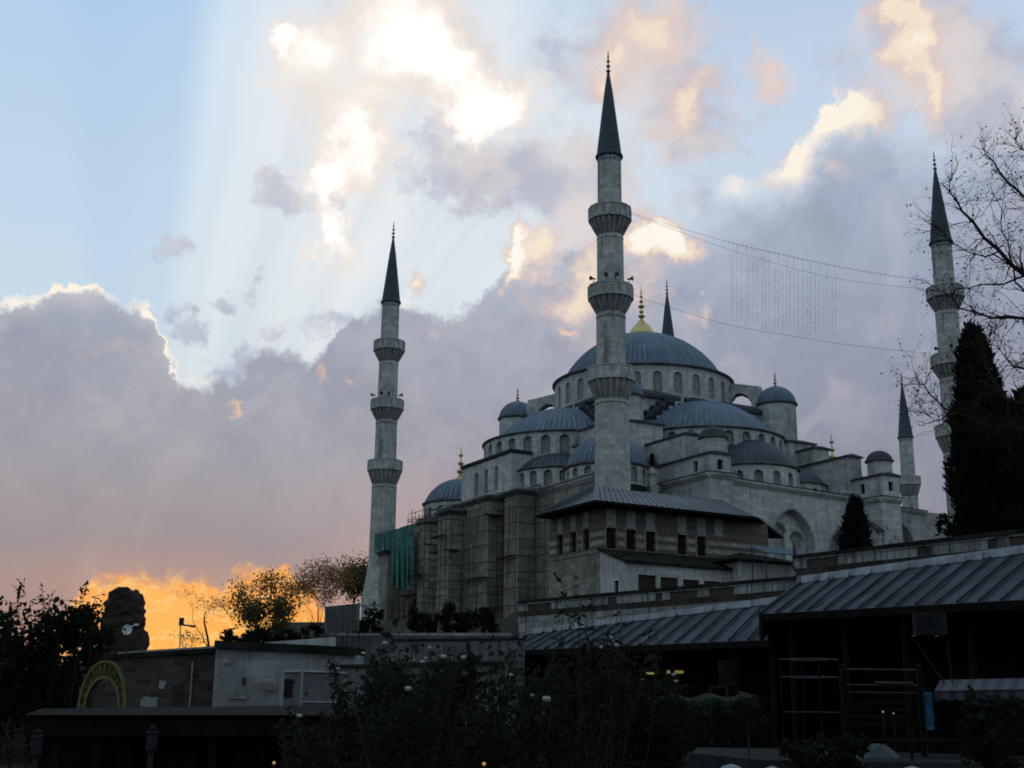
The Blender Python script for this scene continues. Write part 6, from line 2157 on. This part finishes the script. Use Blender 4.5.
lamp(675, 672, 59, .75, 'lit yellow strip lamp inside the lower shop, the brighter one', 'lamp_yellow', .07)
lamp(652, 673.5, 60, .55, 'dimmer lit yellow strip lamp seen through the rose leaves', 'lamp_yellow', .05)
q = at(672, 690, 58)
ct = empty('counter', (q.x, q.y, -1.06), 'brown shop counter below the yellow lamps', 'counter')
m = MB(); m.box((q.x, q.y, -1.06), (2.2, .6, 1.5)); m.build('cabinet', 'brown_wood', ct)
m = MB(); m.box((q.x, q.y, .45), (2.4, .75, .06)); m.build('counter_top', 'shutter', ct)
a, b = at(719, 661, 55), at(738, 685, 55)
lt = empty('lattice_window', ((a.x + b.x) / 2, 55, b.z), 'pale barred shop window in the dark of the lower shop', 'window')
m = MB()
for k in range(7):
    x = a.x + (b.x - a.x) * k / 6; m.bx(x - .02, x + .02, 54.97, 55.03, b.z, a.z)
m.build('bar', 'bar_dull', lt) if 'bar_dull' in MAT else m.build('bar', 'plank', lt)
m = MB()
for z in (a.z, (a.z + b.z) / 2, b.z): m.bx(a.x - .03, b.x + .03, 54.98, 55.05, z - .03, z + .03)
m.build('frame', 'plank', lt)
m = MB(); m.bx(a.x, b.x, 55.06, 55.1, b.z, a.z); m.build('pane', 'pane_dull' if 'pane_dull' in MAT else 'shutter', lt)
a, b = at(710, 687, 50), at(727, 697, 50)
cr = empty('crate', ((a.x + b.x) / 2, 50, b.z), 'open wooden crate frame below the barred shop window', 'crate')
m = MB()
for x in (a.x, b.x): m.bx(x - .03, x + .03, 49.9, 50.0, -1.06, a.z)
for z in (a.z, b.z): m.bx(a.x + .03, b.x - .03, 49.9, 50.0, z - .03, z + .03)
m.build('rail', 'plank', cr)
# slack green market canopy
m = MB(); rnd = random.Random(9); n = 16
a, b = at(640, 698, 38), at(752, 697, 36)
can2 = empty('market_canopy', ((a.x + b.x) / 2, 37, -1.2), 'sagging dark green canopy in front of the lower shop', 'canopy')
for k in range(n):
    def row(s): 
        p = a.lerp(b, s); sag = -.14 * math.sin(pi * s * 3) ** 2
        return p + Vector((0, 0, sag)), p + Vector((0, .9, .14 + sag)), p + Vector((0, -.1, -.16 + sag + .05 * math.sin(s * 40)))
    f0_, b0_, h0 = row(k / n); f1_, b1_, h1 = row((k + 1) / n)
    m.poly([f0_, f1_, b1_, b0_], smooth=True); m.poly([h0, h1, f1_, f0_], smooth=True)
m.build('cloth', 'tarp_green', can2)
for s in (.02, .98):
    p = a.lerp(b, s); m = MB(); m.tube([(p.x, p.y + .4, -1.4), (p.x, p.y + .4, p.z + .05)], .03, 5); m.build('post', 'dark_metal', can2)
m = MB(); p, q = at(738, 692, 37), at(758, 697, 37.5); m.tube([p, q], .025, 5); tag(m.build('pole', 'frame_rail'), 'short pale pole slanting over the end of the green canopy', 'pole')
# small lights near the bottom edge and under the rack
def lantern(px, py, Y, label, mat, r=.05, zbase=None):
    q = at(px, py, Y); root = empty('lantern', (q.x, q.y, q.z - .15), label, 'lantern')
    m = MB(); m.lathe((q.x, q.y, q.z), [(0, -r), (r * .8, -r * .6), (r, 0), (r * .7, r * .7), (0, r)], 10); m.build('globe', mat, root)
    m = MB(); m.lathe((q.x, q.y, q.z - r), [(r * .6, -.06), (r * .7, 0), (r * .3, .01)], 8); m.tube([(q.x, q.y, q.z - r - .05), (q.x, q.y, zbase if zbase is not None else q.z - .5)], .015, 5); m.build('stand', 'dark_metal', root)


lantern(484, 764, 9.8, 'small warm garden light glowing at the bottom edge near the centre', 'lamp_orange', .015, -1.9)
lantern(274, 763, 9.8, 'small warm garden light glowing at the bottom edge left of the roses', 'lamp_orange', .013, -2.1)
lantern(883, 712, 37.0, 'dim white lamp under the timber rack, left one of a pair', 'lamp_dim', .06, -1.06) if 'lamp_dim' in MAT else lantern(883, 712, 37.0, 'dim white lamp under the timber rack, left one of a pair', 'lamp_white', .032, -1.06)
lantern(893.5, 713.5, 37.0, 'dim white lamp under the timber rack, right one of a pair', 'lamp_white', .028, -1.06)
# pale stones at the bottom right
for px, py, Y, r, lab in ((731, 766, 26, .32, 'long pale rounded stone at the bottom edge right of centre'), (772, 768, 26, .25, 'small flat pale stone beside the long pale stone'), (912, 768, 26, .3, 'rounded grey stone at the bottom edge below the blue banner')):
    q = at(px, py, Y); rr = random.Random(px); m = MB()
    prof = [(0.02, -.55), (r * .9, -.4), (r, -.15), (r * .85, .02), (r * .5, .12), (0, .16)]
    m.lathe((q.x, q.y, q.z - .12), prof, 14, rib=lambda i: .05 * math.sin(i * 2.1))
    tag(m.build('stone', 'stone_pale' if 'stone_pale' in MAT else 'pale_block'), lab, 'stone')
